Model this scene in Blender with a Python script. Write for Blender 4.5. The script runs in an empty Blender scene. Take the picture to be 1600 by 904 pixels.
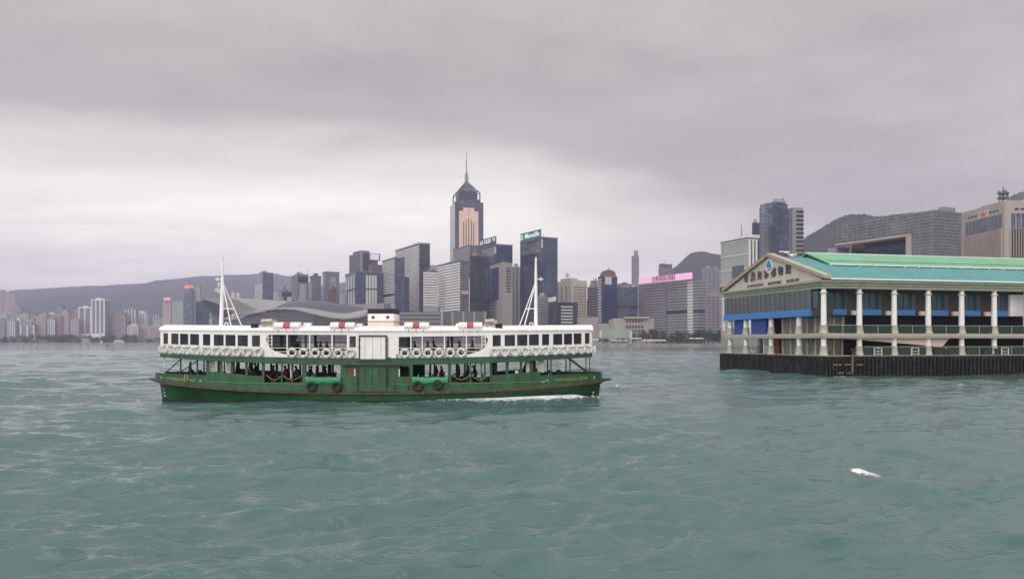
import bpy, bmesh, math, random
import numpy as np
from mathutils import Vector, Matrix

random.seed(7)
SC = bpy.context.scene
COL = SC.collection

# ------------------------------------------------------------------ camera
F = 1244.0          # focal length in photo pixels (1600 wide)
HZ = 534.5          # horizon row in the photo
CH = 4.6            # eye height: upper deck of a ferry
cd = bpy.data.cameras.new('camera')
cam = bpy.data.objects.new('camera', cd)
COL.objects.link(cam)
cam.location = (0, 0, CH)
cam.rotation_euler = (math.pi / 2, 0, 0)
cd.sensor_width = 36.0
cd.lens = 36.0 * F / 1600.0
cd.shift_y = (HZ - 452.0) / 1600.0
cd.clip_start = 0.5
cd.clip_end = 30000
SC.camera = cam

# ------------------------------------------------------------------ sky
SUN_EL, SUN_AZ = 40.0, 205.0          # degrees; azimuth clockwise from +Y (behind the camera, to the left)
W = bpy.data.worlds.new('World')
SC.world = W
W.use_nodes = True
nt = W.node_tree
nt.nodes.clear()
def N(t, kind, **kw):
    n = t.nodes.new(kind)
    for k, v in kw.items():
        setattr(n, k, v)
    return n
out = N(nt, 'ShaderNodeOutputWorld')
bg = N(nt, 'ShaderNodeBackground')
bg.inputs['Strength'].default_value = 0.10
nt.links.new(bg.outputs[0], out.inputs[0])
sky = N(nt, 'ShaderNodeTexSky', sky_type='NISHITA')
sky.sun_disc = False
sky.sun_elevation = math.radians(SUN_EL)
sky.sun_rotation = math.radians(SUN_AZ)
sky.air_density = 1.0
sky.dust_density = 3.0
tc = N(nt, 'ShaderNodeTexCoord')
sep = N(nt, 'ShaderNodeSeparateXYZ')
nt.links.new(tc.outputs['Generated'], sep.inputs[0])
def mth(t, op, a=None, b=None, c=None, clamp=False):
    n = t.nodes.new('ShaderNodeMath')
    n.operation = op
    n.use_clamp = clamp
    for i, v in enumerate((a, b, c)):
        if v is None:
            continue
        if isinstance(v, (int, float)):
            n.inputs[i].default_value = v
        else:
            t.links.new(v, n.inputs[i])
    return n.outputs[0]
X_, Y_, Z_ = sep.outputs
zc = mth(nt, 'ADD', mth(nt, 'MAXIMUM', Z_, 0.0), 0.10)
cmb = N(nt, 'ShaderNodeCombineXYZ')
nt.links.new(mth(nt, 'DIVIDE', X_, zc), cmb.inputs[0])
nt.links.new(mth(nt, 'DIVIDE', Y_, zc), cmb.inputs[1])
def wnoise(scale, detail, rough, off, stretch=(1, 1, 1)):
    mp = N(nt, 'ShaderNodeMapping')
    mp.inputs['Location'].default_value = off
    mp.inputs['Scale'].default_value = stretch
    nt.links.new(cmb.outputs[0], mp.inputs[0])
    n = N(nt, 'ShaderNodeTexNoise')
    n.inputs['Scale'].default_value = scale
    n.inputs['Detail'].default_value = detail
    n.inputs['Roughness'].default_value = rough
    nt.links.new(mp.outputs[0], n.inputs['Vector'])
    return n.outputs['Fac']
n1 = wnoise(0.42, 5, 0.5, (3.1, 0.4, 0), (0.55, 1, 1))
n2 = wnoise(1.3, 6, 0.55, (7.7, 2.3, 0), (0.7, 1, 1))
n3 = wnoise(3.6, 7, 0.6, (1.3, 5.2, 0), (0.8, 1, 1))
# elevation with the cloud base waving up and down
el = mth(nt, 'ADD', Z_, mth(nt, 'MULTIPLY', mth(nt, 'SUBTRACT', n1, 0.5), 0.30))
el = mth(nt, 'ADD', el, mth(nt, 'MULTIPLY', mth(nt, 'SUBTRACT', n2, 0.5), 0.09))
# the cloud base hangs lower to the right (X positive)
el = mth(nt, 'ADD', el, mth(nt, 'MULTIPLY', mth(nt, 'SUBTRACT', n3, 0.5), 0.05))
el = mth(nt, 'ADD', el, mth(nt, 'MULTIPLY', mth(nt, 'MAXIMUM', mth(nt, 'SUBTRACT', X_, 0.02), 0.0), 0.26))
ramp = N(nt, 'ShaderNodeValToRGB')
nt.links.new(el, ramp.inputs[0])
cr = ramp.color_ramp
cr.interpolation = 'EASE'
pts = [(0, (0.673, 0.612, 0.587)), (0.05, (0.877, 0.806, 0.735)), (0.12, (1, 0.938, 0.838)), (0.175, (0.714, 0.664, 0.596)), (0.235, (0.408, 0.37, 0.34)), (0.3, (0.383, 0.344, 0.321)), (0.44, (0.449, 0.408, 0.382)), (0.7, (0.632, 0.592, 0.549)), (1, (0.816, 0.786, 0.727))]
while len(cr.elements) < len(pts):
    cr.elements.new(0.5)
for e, (p, c) in zip(cr.elements, pts):
    e.position = p
    e.color = (*c, 1)
var = mth(nt, 'ADD', 0.52, mth(nt, 'ADD', mth(nt, 'MULTIPLY', n2, 0.62), mth(nt, 'MULTIPLY', n3, 0.34)))
vm = N(nt, 'ShaderNodeVectorMath', operation='SCALE')
nt.links.new(ramp.outputs[0], vm.inputs[0])
nt.links.new(mth(nt, 'MULTIPLY', var, 8.9), vm.inputs['Scale'])
mix = N(nt, 'ShaderNodeMix', data_type='RGBA')
mix.inputs['Factor'].default_value = 0.93     # nearly closed cloud cover over the clear sky
nt.links.new(sky.outputs[0], mix.inputs['A'])
nt.links.new(vm.outputs[0], mix.inputs['B'])
nt.links.new(mix.outputs['Result'], bg.inputs['Color'])

# ------------------------------------------------------------------ sun (behind cloud) and exposure
sl = bpy.data.lights.new('sun', 'SUN')
sl.energy = 1.5
sl.angle = math.radians(80)
sl.color = (1.0, 0.96, 0.92)
so = bpy.data.objects.new('sun', sl)
COL.objects.link(so)
az, elv = math.radians(SUN_AZ), math.radians(SUN_EL)
sdir = Vector((math.sin(az) * math.cos(elv), math.cos(az) * math.cos(elv), math.sin(elv)))
so.rotation_euler = (-sdir).to_track_quat('-Z', 'Y').to_euler()
so.location = (-30, -60, 120)
vs = SC.view_settings
SC.display_settings.display_device = 'sRGB'
vs.view_transform = 'Standard'
vs.look = 'None'
vs.gamma = 1
vs.exposure = 0.56
vs.use_curve_mapping = False
cy = SC.cycles
cy.use_denoising = True
cy.max_bounces = 6
cy.diffuse_bounces = 2
cy.glossy_bounces = 3
cy.transmission_bounces = 3
cy.transparent_max_bounces = 12
cy.volume_bounces = 2
cy.caustics_reflective = False
cy.caustics_refractive = False

# ------------------------------------------------------------------ helpers
def PX(px, Y):
    return (px - 800.0) / F * Y
def PZ(py, Y):
    return CH + (HZ - py) / F * Y

def mat(name, col, rough=0.6, var=0.15, scale=1.0, spec=0.4, metal=0.0, stretch=(1, 1, 1), dirt=None, dirt_amt=0.0,
        bump=0.0, emit=None, emit_s=0.0, dirt_scale=None):
    m = bpy.data.materials.get(name)
    if m:
        return m
    m = bpy.data.materials.new(name)
    m.use_nodes = True
    t = m.node_tree
    b = t.nodes['Principled BSDF']
    b.inputs['Roughness'].default_value = rough
    b.inputs['Metallic'].default_value = metal
    b.inputs['Specular IOR Level'].default_value = spec
    g = N(t, 'ShaderNodeNewGeometry')
    mp = N(t, 'ShaderNodeMapping')
    mp.inputs['Scale'].default_value = stretch
    t.links.new(g.outputs['Position'], mp.inputs[0])
    n = N(t, 'ShaderNodeTexNoise')
    n.inputs['Scale'].default_value = scale
    n.inputs['Detail'].default_value = 5
    n.inputs['Roughness'].default_value = 0.6
    t.links.new(mp.outputs[0], n.inputs['Vector'])
    mr = N(t, 'ShaderNodeMapRange')
    mr.inputs[1].default_value, mr.inputs[2].default_value = 0.3, 0.7
    mr.inputs[3].default_value, mr.inputs[4].default_value = 1 - var, 1 + var
    t.links.new(n.outputs['Fac'], mr.inputs[0])
    v = N(t, 'ShaderNodeVectorMath', operation='SCALE')
    v.inputs[0].default_value = col
    t.links.new(mr.outputs[0], v.inputs['Scale'])
    src = v.outputs[0]
    if dirt is not None:
        n2 = N(t, 'ShaderNodeTexNoise')
        n2.inputs['Scale'].default_value = dirt_scale or scale * 2.3
        n2.inputs['Detail'].default_value = 7
        n2.inputs['Roughness'].default_value = 0.7
        t.links.new(mp.outputs[0], n2.inputs['Vector'])
        r2 = N(t, 'ShaderNodeMapRange')
        r2.inputs[1].default_value, r2.inputs[2].default_value = 0.50, 0.68
        r2.inputs[3].default_value, r2.inputs[4].default_value = 0.0, dirt_amt
        t.links.new(n2.outputs['Fac'], r2.inputs[0])
        mx = N(t, 'ShaderNodeMix', data_type='RGBA')
        t.links.new(r2.outputs[0], mx.inputs['Factor'])
        t.links.new(src, mx.inputs['A'])
        mx.inputs['B'].default_value = (*dirt, 1)
        src = mx.outputs['Result']
    t.links.new(src, b.inputs['Base Color'])
    if bump:
        bp = N(t, 'ShaderNodeBump')
        bp.inputs['Strength'].default_value = bump
        bp.inputs['Distance'].default_value = 0.05
        t.links.new(n.outputs['Fac'], bp.inputs['Height'])
        t.links.new(bp.outputs[0], b.inputs['Normal'])
    if emit:
        b.inputs['Emission Color'].default_value = (*emit, 1)
        b.inputs['Emission Strength'].default_value = emit_s
    return m

def glass_mat(name, tint, opac, rough=0.08):
    m = bpy.data.materials.new(name)
    m.use_nodes = True
    t = m.node_tree
    b = t.nodes['Principled BSDF']
    b.inputs['Base Color'].default_value = (*tint, 1)
    b.inputs['Roughness'].default_value = rough
    b.inputs['Specular IOR Level'].default_value = 0.5
    tr = N(t, 'ShaderNodeBsdfTransparent')
    tr.inputs[0].default_value = (0.72, 0.76, 0.78, 1)
    mx = N(t, 'ShaderNodeMixShader')
    mx.inputs[0].default_value = opac
    t.links.new(tr.outputs[0], mx.inputs[1])
    t.links.new(b.outputs[0], mx.inputs[2])
    t.links.new(mx.outputs[0], t.nodes['Material Output'].inputs[0])
    return m

class MB:
    def __init__(s):
        s.v, s.f = [], []
    def add(s, vs, fs):
        o = len(s.v)
        s.v += [tuple(p) for p in vs]
        s.f += [tuple(i + o for i in f) for f in fs]
        return s
    def hexa(s, p):
        return s.add(p, [(0, 3, 2, 1), (4, 5, 6, 7), (0, 1, 5, 4), (1, 2, 6, 5), (2, 3, 7, 6), (3, 0, 4, 7)])
    def box(s, x0, x1, y0, y1, z0, z1):
        return s.hexa([(x0, y0, z0), (x1, y0, z0), (x1, y1, z0), (x0, y1, z0), (x0, y0, z1), (x1, y0, z1), (x1, y1, z1), (x0, y1, z1)])
    def prism(s, poly, vec):
        n = len(poly)
        a = [Vector(p) for p in poly]
        b = [p + Vector(vec) for p in a]
        return s.add(a + b, [tuple(range(n - 1, -1, -1)), tuple(range(n, 2 * n))] + [(i, (i + 1) % n, n + (i + 1) % n, n + i) for i in range(n)])
    def loft(s, rings, closed=True, caps=True):
        n = len(rings[0])
        vs = [p for r in rings for p in r]
        fs = []
        for k in range(len(rings) - 1):
            for i in range(n if closed else n - 1):
                j = (i + 1) % n
                fs.append((k * n + i, k * n + j, (k + 1) * n + j, (k + 1) * n + i))
        if caps and closed:
            fs.append(tuple(range(n - 1, -1, -1)))
            m = (len(rings) - 1) * n
            fs.append(tuple(range(m, m + n)))
        return s.add(vs, fs)
    def tube(s, pts, r, n=6):
        pts = [Vector(p) for p in pts]
        rs = r if isinstance(r, (list, tuple)) else [r] * len(pts)
        rings = []
        for i, p in enumerate(pts):
            d = (pts[min(i + 1, len(pts) - 1)] - pts[max(i - 1, 0)]).normalized()
            ref = Vector((0, 0, 1)) if abs(d.z) < 0.9 else Vector((1, 0, 0))
            a = d.cross(ref).normalized()
            b = d.cross(a).normalized()
            rings.append([p + a * rs[i] * math.cos(t) + b * rs[i] * math.sin(t) for t in [2 * math.pi * k / n for k in range(n)]])
        return s.loft(rings)
    def cyl(s, x, y, z0, z1, r0, r1=None, n=14):
        r1 = r0 if r1 is None else r1
        return s.loft([[(x + r * math.cos(2 * math.pi * k / n), y + r * math.sin(2 * math.pi * k / n), z) for k in range(n)] for z, r in ((z0, r0), (z1, r1))])
    def lathe(s, x, y, prof, n=14):
        return s.loft([[(x + r * math.cos(2 * math.pi * k / n), y + r * math.sin(2 * math.pi * k / n), z) for k in range(n)] for r, z in prof])
    def torus(s, c, R, r, n=20, m=8, axis='y'):
        vs, fs = [], []
        for i in range(n):
            a = 2 * math.pi * i / n
            for j in range(m):
                b = 2 * math.pi * j / m
                q = R + r * math.cos(b)
                p = (q * math.cos(a), r * math.sin(b), q * math.sin(a))
                vs.append((c[0] + p[0], c[1] + p[1], c[2] + p[2]))
                fs.append((i * m + j, ((i + 1) % n) * m + j, ((i + 1) % n) * m + (j + 1) % m, i * m + (j + 1) % m))
        return s.add(vs, fs)
    def mesh(s, name, m, smooth=False):
        me = bpy.data.meshes.new(name)
        me.from_pydata(s.v, [], s.f)
        bm = bmesh.new()
        bm.from_mesh(me)
        bmesh.ops.recalc_face_normals(bm, faces=bm.faces)
        bm.to_mesh(me)
        bm.free()
        if m:
            me.materials.append(m)
        if smooth:
            me.polygons.foreach_set('use_smooth', [True] * len(me.polygons))
            try:
                me.set_sharp_from_angle(angle=math.radians(38))
            except Exception:
                pass
        return me
    def build(s, name, m, parent=None, smooth=False, kind=None):
        return link(name, s.mesh(name, m, smooth), parent, kind)

def link(name, me, parent=None, kind=None):
    o = bpy.data.objects.new(name, me)
    COL.objects.link(o)
    o.parent = parent
    if kind:
        o['kind'] = kind
    return o
def tag(o, label, cat, group=None):
    o['label'] = label
    o['category'] = cat
    if group:
        o['group'] = group
    return o
def thing(name, label, cat, loc=(0, 0, 0), rz=0.0, group=None):
    o = link(name, None)
    o.location = loc
    o.rotation_euler = (0, 0, rz)
    o.empty_display_size = 0.5
    return tag(o, label, cat, group)
def copy_tree(o, parent=None):
    c = o.copy()
    COL.objects.link(c)
    c.parent = parent
    for ch in o.children:
        copy_tree(ch, c)
    return c
def text_mesh(name, body, size, m, depth=0.02, xscale=1.0, bold=0.0):
    """flat lettering in the XZ plane, facing -Y, centred on x, standing on z=0"""
    cu = bpy.data.curves.new(name, 'FONT')
    cu.body = body
    cu.size = size
    cu.align_x = 'CENTER'
    cu.extrude = depth
    cu.offset = bold
    cu.resolution_u = 2
    o = bpy.data.objects.new(name, cu)
    COL.objects.link(o)
    bpy.context.view_layer.update()
    me = bpy.data.meshes.new_from_object(o.evaluated_get(bpy.context.evaluated_depsgraph_get()))
    bpy.data.objects.remove(o)
    bpy.data.curves.remove(cu)
    me.transform(Matrix.Rotation(math.pi / 2, 4, 'X') @ Matrix.Diagonal((xscale, 1, 1, 1)))
    me.materials.clear()
    me.materials.append(m)
    return me
def star(mb, cx, cz, y, r, d=0.02, rot=0.0):
    poly = []
    for k in range(10):
        a = math.pi / 2 + k * math.pi / 5 + rot
        q = r if k % 2 == 0 else r * 0.4
        poly.append((cx + q * math.cos(a), y, cz + q * math.sin(a)))
    mb.prism(poly, (0, d, 0))
def lerp(a, b, t):
    return a + (b - a) * t
def interp(x, pts):
    if x <= pts[0][0]:
        return pts[0][1]
    for (x0, y0), (x1, y1) in zip(pts, pts[1:]):
        if x <= x1:
            return y0 + (y1 - y0) * (x - x0) / (x1 - x0)
    return pts[-1][1]

# ================================================================== WATER
FX, FY = -10.6, 64.1          # ferry centre
FL = 18.15                    # ferry half length
def hull_b(x):
    t = min(abs(x) / FL, 1.0)
    return 4.2 * max(1 - t ** 3.5, 0.0) ** 0.65
PTH = math.radians(12.8)      # pier yaw
PCX, PCY = 43.06, 110.0       # pier near corner column

def build_water():
    rng = np.random.default_rng(11)
    us = np.concatenate([np.linspace(-1.35, -0.76, 50)[:-1], np.linspace(-0.76, 0.76, 1060), np.linspace(0.76, 1.35, 50)[1:]])
    near = np.exp(np.linspace(math.log(7.0), math.log(420.0), 780))
    far = np.exp(np.linspace(math.log(420.0), math.log(5400.0), 46))[1:]
    ys = np.concatenate([near, far])
    U, Yg = np.meshgrid(us, ys)
    Xg = U * (Yg + 6.0)
    H = np.zeros_like(Xg)
    DX = np.zeros_like(Xg)
    DY = np.zeros_like(Xg)
    row = np.gradient(ys)[:, None]
    n = 130
    lam = np.exp(rng.uniform(math.log(0.45), math.log(15.0), n))
    th = math.radians(-78) + rng.normal(0, 0.36, n)     # travel direction of the chop
    amp = 0.0052 * lam * rng.uniform(0.5, 1.5, n)
    amp *= np.where(lam > 6, 0.8, 1.0) * np.where(lam < 1.5, 1.6, 1.0)
    ph = rng.uniform(0, 2 * math.pi, n)
    # patches of smoother and rougher water
    patch = 0.82 + 0.48 * np.sin(Xg * 0.045 + 1.3 + 0.6 * np.sin(Yg * 0.03)) * np.sin(Yg * 0.06 + 0.4 + Xg * 0.015)
    for l, a, t, p in zip(lam, amp, th, ph):
        k = 2 * math.pi / l
        arg = k * (Xg * math.cos(t) + Yg * math.sin(t)) + p
        w = np.clip((l / np.maximum(row, 0.02) - 2.2) / 2.0, 0, 1)
        s, c = np.sin(arg), np.cos(arg)
        H += w * a * c
        DX -= w * a * 0.5 * math.cos(t) * s
        DY -= w * a * 0.5 * math.sin(t) * s
    H *= patch
    sig = H[:400].std()
    foam = np.zeros_like(H)
    # breaking crests far and wide, rare
    sp = np.sin(Xg * 0.21 + 2 * np.sin(Yg * 0.11)) * np.sin(Yg * 0.33 + 1.7 * np.sin(Xg * 0.09 + 1))
    foam = np.maximum(foam, 0.75 * np.clip((H / sig - 2.75) * 1.6, 0, 1) * np.clip((sp - 0.45) * 5, 0, 1) * (Yg > 30))
    # single whitecaps
    for px, py, w, s in ((1356, 727, 0.80, 1.15), (1240, 768, 0.32, 0.8), (195, 597, 1.0, 0.9), (160, 600, 1.1, 0.5), (30, 601, 1.2, 0.7), (968, 609, 1.1, 0.85),
                         (1153, 596, 0.9, 0.8), (1490, 691, 0.6, 0.7), (1260, 637, 0.4, 0.6), (1500, 604, 1.1, 0.8), (1556, 599, 0.9, 0.8), (105, 597, 1.4, 0.5),
                         (716, 798, 0.16, 0.7), (1022, 561, 1.3, 0.6), (1188, 580, 1.2, 0.9), (1310, 590, 1.4, 0.7)):
        yy = CH * F / (py - HZ)
        xx = PX(px, yy)
        g = np.exp(-(((Xg - xx) / w) ** 2 + ((Yg - yy + 0.15 * (Xg - xx)) / (w * 0.55)) ** 2))
        foam = np.maximum(foam, 0.70 * s * np.clip(g * 1.4 - 0.1, 0, 1))
        H += 0.22 * w * g
    # ferry: bow wave and wash along the hull, wake astern
    lx, ly = Xg - FX, Yg - FY
    t = np.clip(np.abs(lx) / FL, 0, 1)
    b = 4.12 * np.clip(1 - t ** 2.6, 0, 1) ** 0.75
    d = np.abs(ly) - b
    prof = np.interp(lx, [-18.5, -15, -8, -3, 2, 7, 10, 13, 15.5, 16.6, 17.6, 18.6], [0, 0.05, 0.12, 0.34, 0.34, 0.50, 0.85, 1.0, 0.85, 0.45, 0.6, 0])
    wid = np.interp(lx, [-18, 2, 6, 10, 14, 17, 18], [0.25, 0.5, 0.9, 1.6, 1.9, 0.7, 0.5])
    m = np.exp(-np.clip(d, 0, None) ** 2 / (wid ** 2)) * (d > -1.2) * prof
    foam = np.maximum(foam, np.clip(m * 1.25, 0, 1))
    H += 0.50 * m * (d > -0.6)
    # wake behind (the ferry moves to the right)
    back = np.clip(-lx - 16.5, 0, None)
    ww = 1.6 + back * 0.16
    wk = np.exp(-(ly / ww) ** 2) * np.clip(back / 3.0, 0, 1) * np.exp(-back / 28.0)
    foam = np.maximum(foam, 0.42 * wk)
    dv = np.exp(-((np.abs(ly + 1.0) - (2.0 + 0.33 * np.clip(-lx - 10, 0, None))) / 1.3) ** 2) * np.clip((-lx - 14) / 6.0, 0, 1) * np.exp(-np.clip(-lx - 14, 0, None) / 30)
    H += 0.14 * dv
    foam = np.maximum(foam, 0.30 * dv)
    flat = np.clip((5400 - Yg) / 4500, 0, 1)
    Xf, Yf = Xg + DX, Yg + DY
    nr, nc = Xg.shape
    V = np.stack([Xf, Yf, H * flat], -1).reshape(-1, 3)
    idx = np.arange(nr * nc).reshape(nr, nc)
    Q = np.stack([idx[:-1, :-1], idx[:-1, 1:], idx[1:, 1:], idx[1:, :-1]], -1).reshape(-1, 4)
    # calm sheet round and behind the camera, sharing the front row
    ex = np.array([[-60, 7, -0.12], [60, 7, -0.12], [800, -200, -0.12], [-800, -200, -0.12]], float)
    o = len(V)
    V = np.concatenate([V, ex])
    Q = np.concatenate([Q, [[o + 3, o + 2, o + 1, o]]])
    me = bpy.data.meshes.new('water')
    me.vertices.add(len(V))
    me.vertices.foreach_set('co', V.astype(np.float32).ravel())
    me.loops.add(Q.size)
    me.polygons.add(len(Q))
    me.polygons.foreach_set('loop_start', np.arange(0, Q.size, 4, dtype=np.int32))
    me.loops.foreach_set('vertex_index', Q.astype(np.int32).ravel())
    me.update(calc_edges=True)
    me.polygons.foreach_set('use_smooth', np.ones(len(Q), bool))
    at = me.attributes.new('foam', 'FLOAT', 'POINT')
    fv = np.concatenate([foam.ravel(), np.zeros(4)]).astype(np.float32)
    at.data.foreach_set('value', fv)
    return me

def water_material():
    m = bpy.data.materials.new('sea_water')
    m.use_nodes = True
    t = m.node_tree
    b = t.nodes['Principled BSDF']
    b.inputs['IOR'].default_value = 1.33
    b.inputs['Specular IOR Level'].default_value = 1.0
    g = N(t, 'ShaderNodeNewGeometry')
    def noise(scale, det, rough, stretch, rot=0.0):
        mp = N(t, 'ShaderNodeMapping')
        mp.inputs['Scale'].default_value = stretch
        mp.inputs['Rotation'].default_value = (0, 0, rot)
        t.links.new(g.outputs['Position'], mp.inputs[0])
        n = N(t, 'ShaderNodeTexNoise')
        n.inputs['Scale'].default_value = scale
        n.inputs['Detail'].default_value = det
        n.inputs['Roughness'].default_value = rough
        t.links.new(mp.outputs[0], n.inputs['Vector'])
        return n.outputs['Fac']
    big = noise(0.03, 3, 0.5, (1, 1.6, 1))
    mr = N(t, 'ShaderNodeMix', data_type='RGBA')
    mr.inputs['A'].default_value = (0.050, 0.112, 0.112, 1)
    mr.inputs['B'].default_value = (0.078, 0.154, 0.150, 1)
    t.links.new(big, mr.inputs['Factor'])
    at = N(t, 'ShaderNodeAttribute', attribute_name='foam')
    fn = noise(2.6, 8, 0.75, (1.0, 0.8, 1))
    fine = noise(9.0, 4, 0.6, (0.8, 1.0, 1))
    fsum = mth(t, 'ADD', at.outputs['Fac'], mth(t, 'MULTIPLY', mth(t, 'SUBTRACT', fn, 0.5), 1.9))
    fsum = mth(t, 'ADD', fsum, mth(t, 'MULTIPLY', mth(t, 'SUBTRACT', fine, 0.5), 0.9))
    gate = mth(t, 'MULTIPLY', at.outputs['Fac'], 6.0, clamp=True)
    fm = mth(t, 'MULTIPLY', mth(t, 'MULTIPLY', mth(t, 'SUBTRACT', fsum, 0.40), 3.2, clamp=True), gate)
    mx = N(t, 'ShaderNodeMix', data_type='RGBA')
    t.links.new(fm, mx.inputs['Factor'])
    t.links.new(mr.outputs['Result'], mx.inputs['A'])
    mx.inputs['B'].default_value = (0.80, 0.82, 0.83, 1)
    t.links.new(mx.outputs['Result'], b.inputs['Base Color'])
    rg = mth(t, 'ADD', 0.08, mth(t, 'MULTIPLY', fm, 0.6))
    t.links.new(rg, b.inputs['Roughness'])
    r1 = noise(1.5, 5, 0.62, (0.42, 1.0, 1), 0.25)
    r2 = noise(6.5, 4, 0.6, (0.45, 1.0, 1), 0.2)
    r3 = noise(0.35, 3, 0.5, (0.6, 1.0, 1), 0.3)
    def ridge(v):
        return mth(t, 'SUBTRACT', 1.0, mth(t, 'ABSOLUTE', mth(t, 'MULTIPLY_ADD', v, 2.0, -1.0)))
    q1 = ridge(noise(0.85, 3, 0.55, (0.30, 1.0, 1), 0.22))
    q2 = ridge(noise(2.6, 3, 0.55, (0.36, 1.0, 1), 0.10))
    hs = mth(t, 'ADD', mth(t, 'MULTIPLY', r1, 0.075), mth(t, 'MULTIPLY', r2, 0.026))
    hs = mth(t, 'ADD', hs, mth(t, 'MULTIPLY', q1, 0.035))
    hs = mth(t, 'ADD', hs, mth(t, 'MULTIPLY', q2, 0.014))
    hs = mth(t, 'ADD', hs, mth(t, 'MULTIPLY', r3, 0.20))
    hs = mth(t, 'ADD', hs, mth(t, 'MULTIPLY', fm, 0.06))
    bp = N(t, 'ShaderNodeBump')
    bp.inputs['Strength'].default_value = 1.0
    bp.inputs['Distance'].default_value = 1.0
    t.links.new(hs, bp.inputs['Height'])
    t.links.new(bp.outputs[0], b.inputs['Normal'])
    return m
wme = build_water()
wme.materials.append(water_material())
link('water', wme, None, 'structure')

# ================================================================== LAND, SEA WALL, HILLS, HAZE
LZ = 2.9
coast = [(-430, 2600), (-160, 2100), (0, 1930), (130, 1900), (255, 1830), (300, 1500), (312, 1080), (340, 965), (470, 940), (580, 930), (640, 905), (760, 860), (925, 820), (1130, 800), (1400, 640), (1750, 560), (2200, 520)]
cst = [(PX(p, y), y) for p, y in coast]
m_land = mat('land_ground', (0.16, 0.155, 0.14), 0.9, 0.3, 0.02)
m_wall = mat('sea_wall_stone', (0.25, 0.22, 0.19), 0.9, 0.35, 0.12, dirt=(0.05, 0.045, 0.04), dirt_amt=0.8)
gm = MB()
top = [(x, y, LZ) for x, y in cst] + [(6000, 520, LZ), (6000, 8000, LZ), (-7800, 8000, LZ), (-7800, 2600, LZ)]
gm.add(top, [tuple(range(len(top)))])
gm.build('ground', m_land, None, kind='structure')
sw = MB()
for (x0, y0), (x1, y1) in zip(cst, cst[1:]):
    d = Vector((x1 - x0, y1 - y0, 0)).normalized()
    nrm = Vector((d.y, -d.x, 0))
    a, b = Vector((x0, y0, 0)), Vector((x1, y1, 0))
    if nrm.y > 0:
        nrm = -nrm
    sw.hexa([a + nrm * 2.2 + Vector((0, 0, -0.8)), b + nrm * 2.2 + Vector((0, 0, -0.8)), b + Vector((0, 0, -0.8)), a + Vector((0, 0, -0.8)),
             a + nrm * 0.6 + Vector((0, 0, LZ + 0.3)), b + nrm * 0.6 + Vector((0, 0, LZ + 0.3)), b + Vector((0, 0, LZ + 0.3)), a + Vector((0, 0, LZ + 0.3))])
sw.build('sea_wall', m_wall, None, kind='structure')

m_hill = mat('hill_forest', (0.020, 0.027, 0.024), 0.95, 0.75, 0.02, spec=0.0, dirt=(0.055, 0.06, 0.045), dirt_amt=0.7, dirt_scale=0.055)
def hnoise(x, y, seed):
    rng = random.Random(seed)
    s = 0.0
    for k in range(14):
        f = 0.0016 * 1.5 ** (k * 0.62)
        a = rng.uniform(0, 6.28)
        s += math.sin((x * math.cos(a) + y * math.sin(a)) * f * 6.28 * 0.5 + rng.uniform(0, 6.28)) / (1 + 0.55 * k)
    return s
def hill(prof, Y, front, back, seed, rough, nx=420):
    p0, p1 = prof[0][0], prof[-1][0]
    rows = [(-1.0, 0.0), (-0.9, 0.10), (-0.75, 0.26), (-0.6, 0.42), (-0.45, 0.57), (-0.32, 0.70), (-0.22, 0.80), (-0.13, 0.885), (-0.06, 0.95), (0.0, 1.0), (0.08, 0.94), (0.3, 0.6), (1.0, 0.0)]
    vs = []
    for t, h in rows:
        for i in range(nx + 1):
            px = p0 + (p1 - p0) * i / nx
            x = PX(px, Y)
            y = Y + (front if t < 0 else back) * t
            zr = max(PZ(interp(px, prof), Y) - LZ, 0)
            nz = hnoise(x, y, seed) * rough
            ridge = hnoise(x, Y * 0.2, seed + 5) * rough * 0.16
            env = 4 * h * (1 - h) * min(1, zr / 120)
            ridge += random.uniform(-1, 1) * 2.2
            vs.append((x, y, LZ - 1.5 + max(0, zr * h + ridge * h * min(1, zr / 60) + nz * env)))
    fs = []
    n = nx + 1
    for r in range(len(rows) - 1):
        for i in range(nx):
            fs.append((r * n + i, r * n + i + 1, (r + 1) * n + i + 1, (r + 1) * n + i))
    mb = MB()
    mb.add(vs, fs)
    return mb.build('hill', m_hill, None, smooth=True, kind='structure')
hill([(-330, 470), (-150, 452), (-60, 458), (0, 455), (24, 455.5), (50, 453), (72, 452), (86, 454.5), (110, 447), (140, 446), (165, 446), (205, 443), (240, 441), (285, 440), (296, 435), (306, 431), (320, 429.5), (340, 430),
      (354, 428), (379, 429), (397, 427), (434, 427), (442, 429.5), (456, 431), (480, 440), (505, 446), (540, 440), (600, 425), (650, 416), (676, 414), (690, 416), (740, 440), (800, 470), (860, 500), (920, 530)], 7000, 3600, 900, 3, 15)
hill([(900, 520), (930, 470), (955, 447), (975, 441), (990, 446), (1020, 440), (1040, 427), (1052, 418.5), (1065, 408), (1072, 401), (1080, 395), (1090, 393), (1102, 394), (1112, 397), (1126, 399), (1160, 410), (1200, 440), (1240, 490), (1270, 525)], 3300, 1300, 900, 13, 16)
hill([(1180, 520), (1215, 430), (1240, 383), (1256, 371), (1284, 355), (1300, 344), (1319, 336), (1331, 334), (1350, 334), (1366, 338), (1382, 336.5), (1400, 334), (1425, 331), (1460, 333), (1500, 350), (1540, 390), (1580, 450), (1610, 500), (1640, 525)], 2350, 900, 900, 23, 9)
hill([(1440, 525), (1500, 430), (1545, 340), (1575, 313), (1584, 305), (1600, 299), (1640, 285), (1720, 275), (1800, 300), (1900, 400), (2000, 520)], 2700, 1000, 900, 33, 11)

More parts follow.
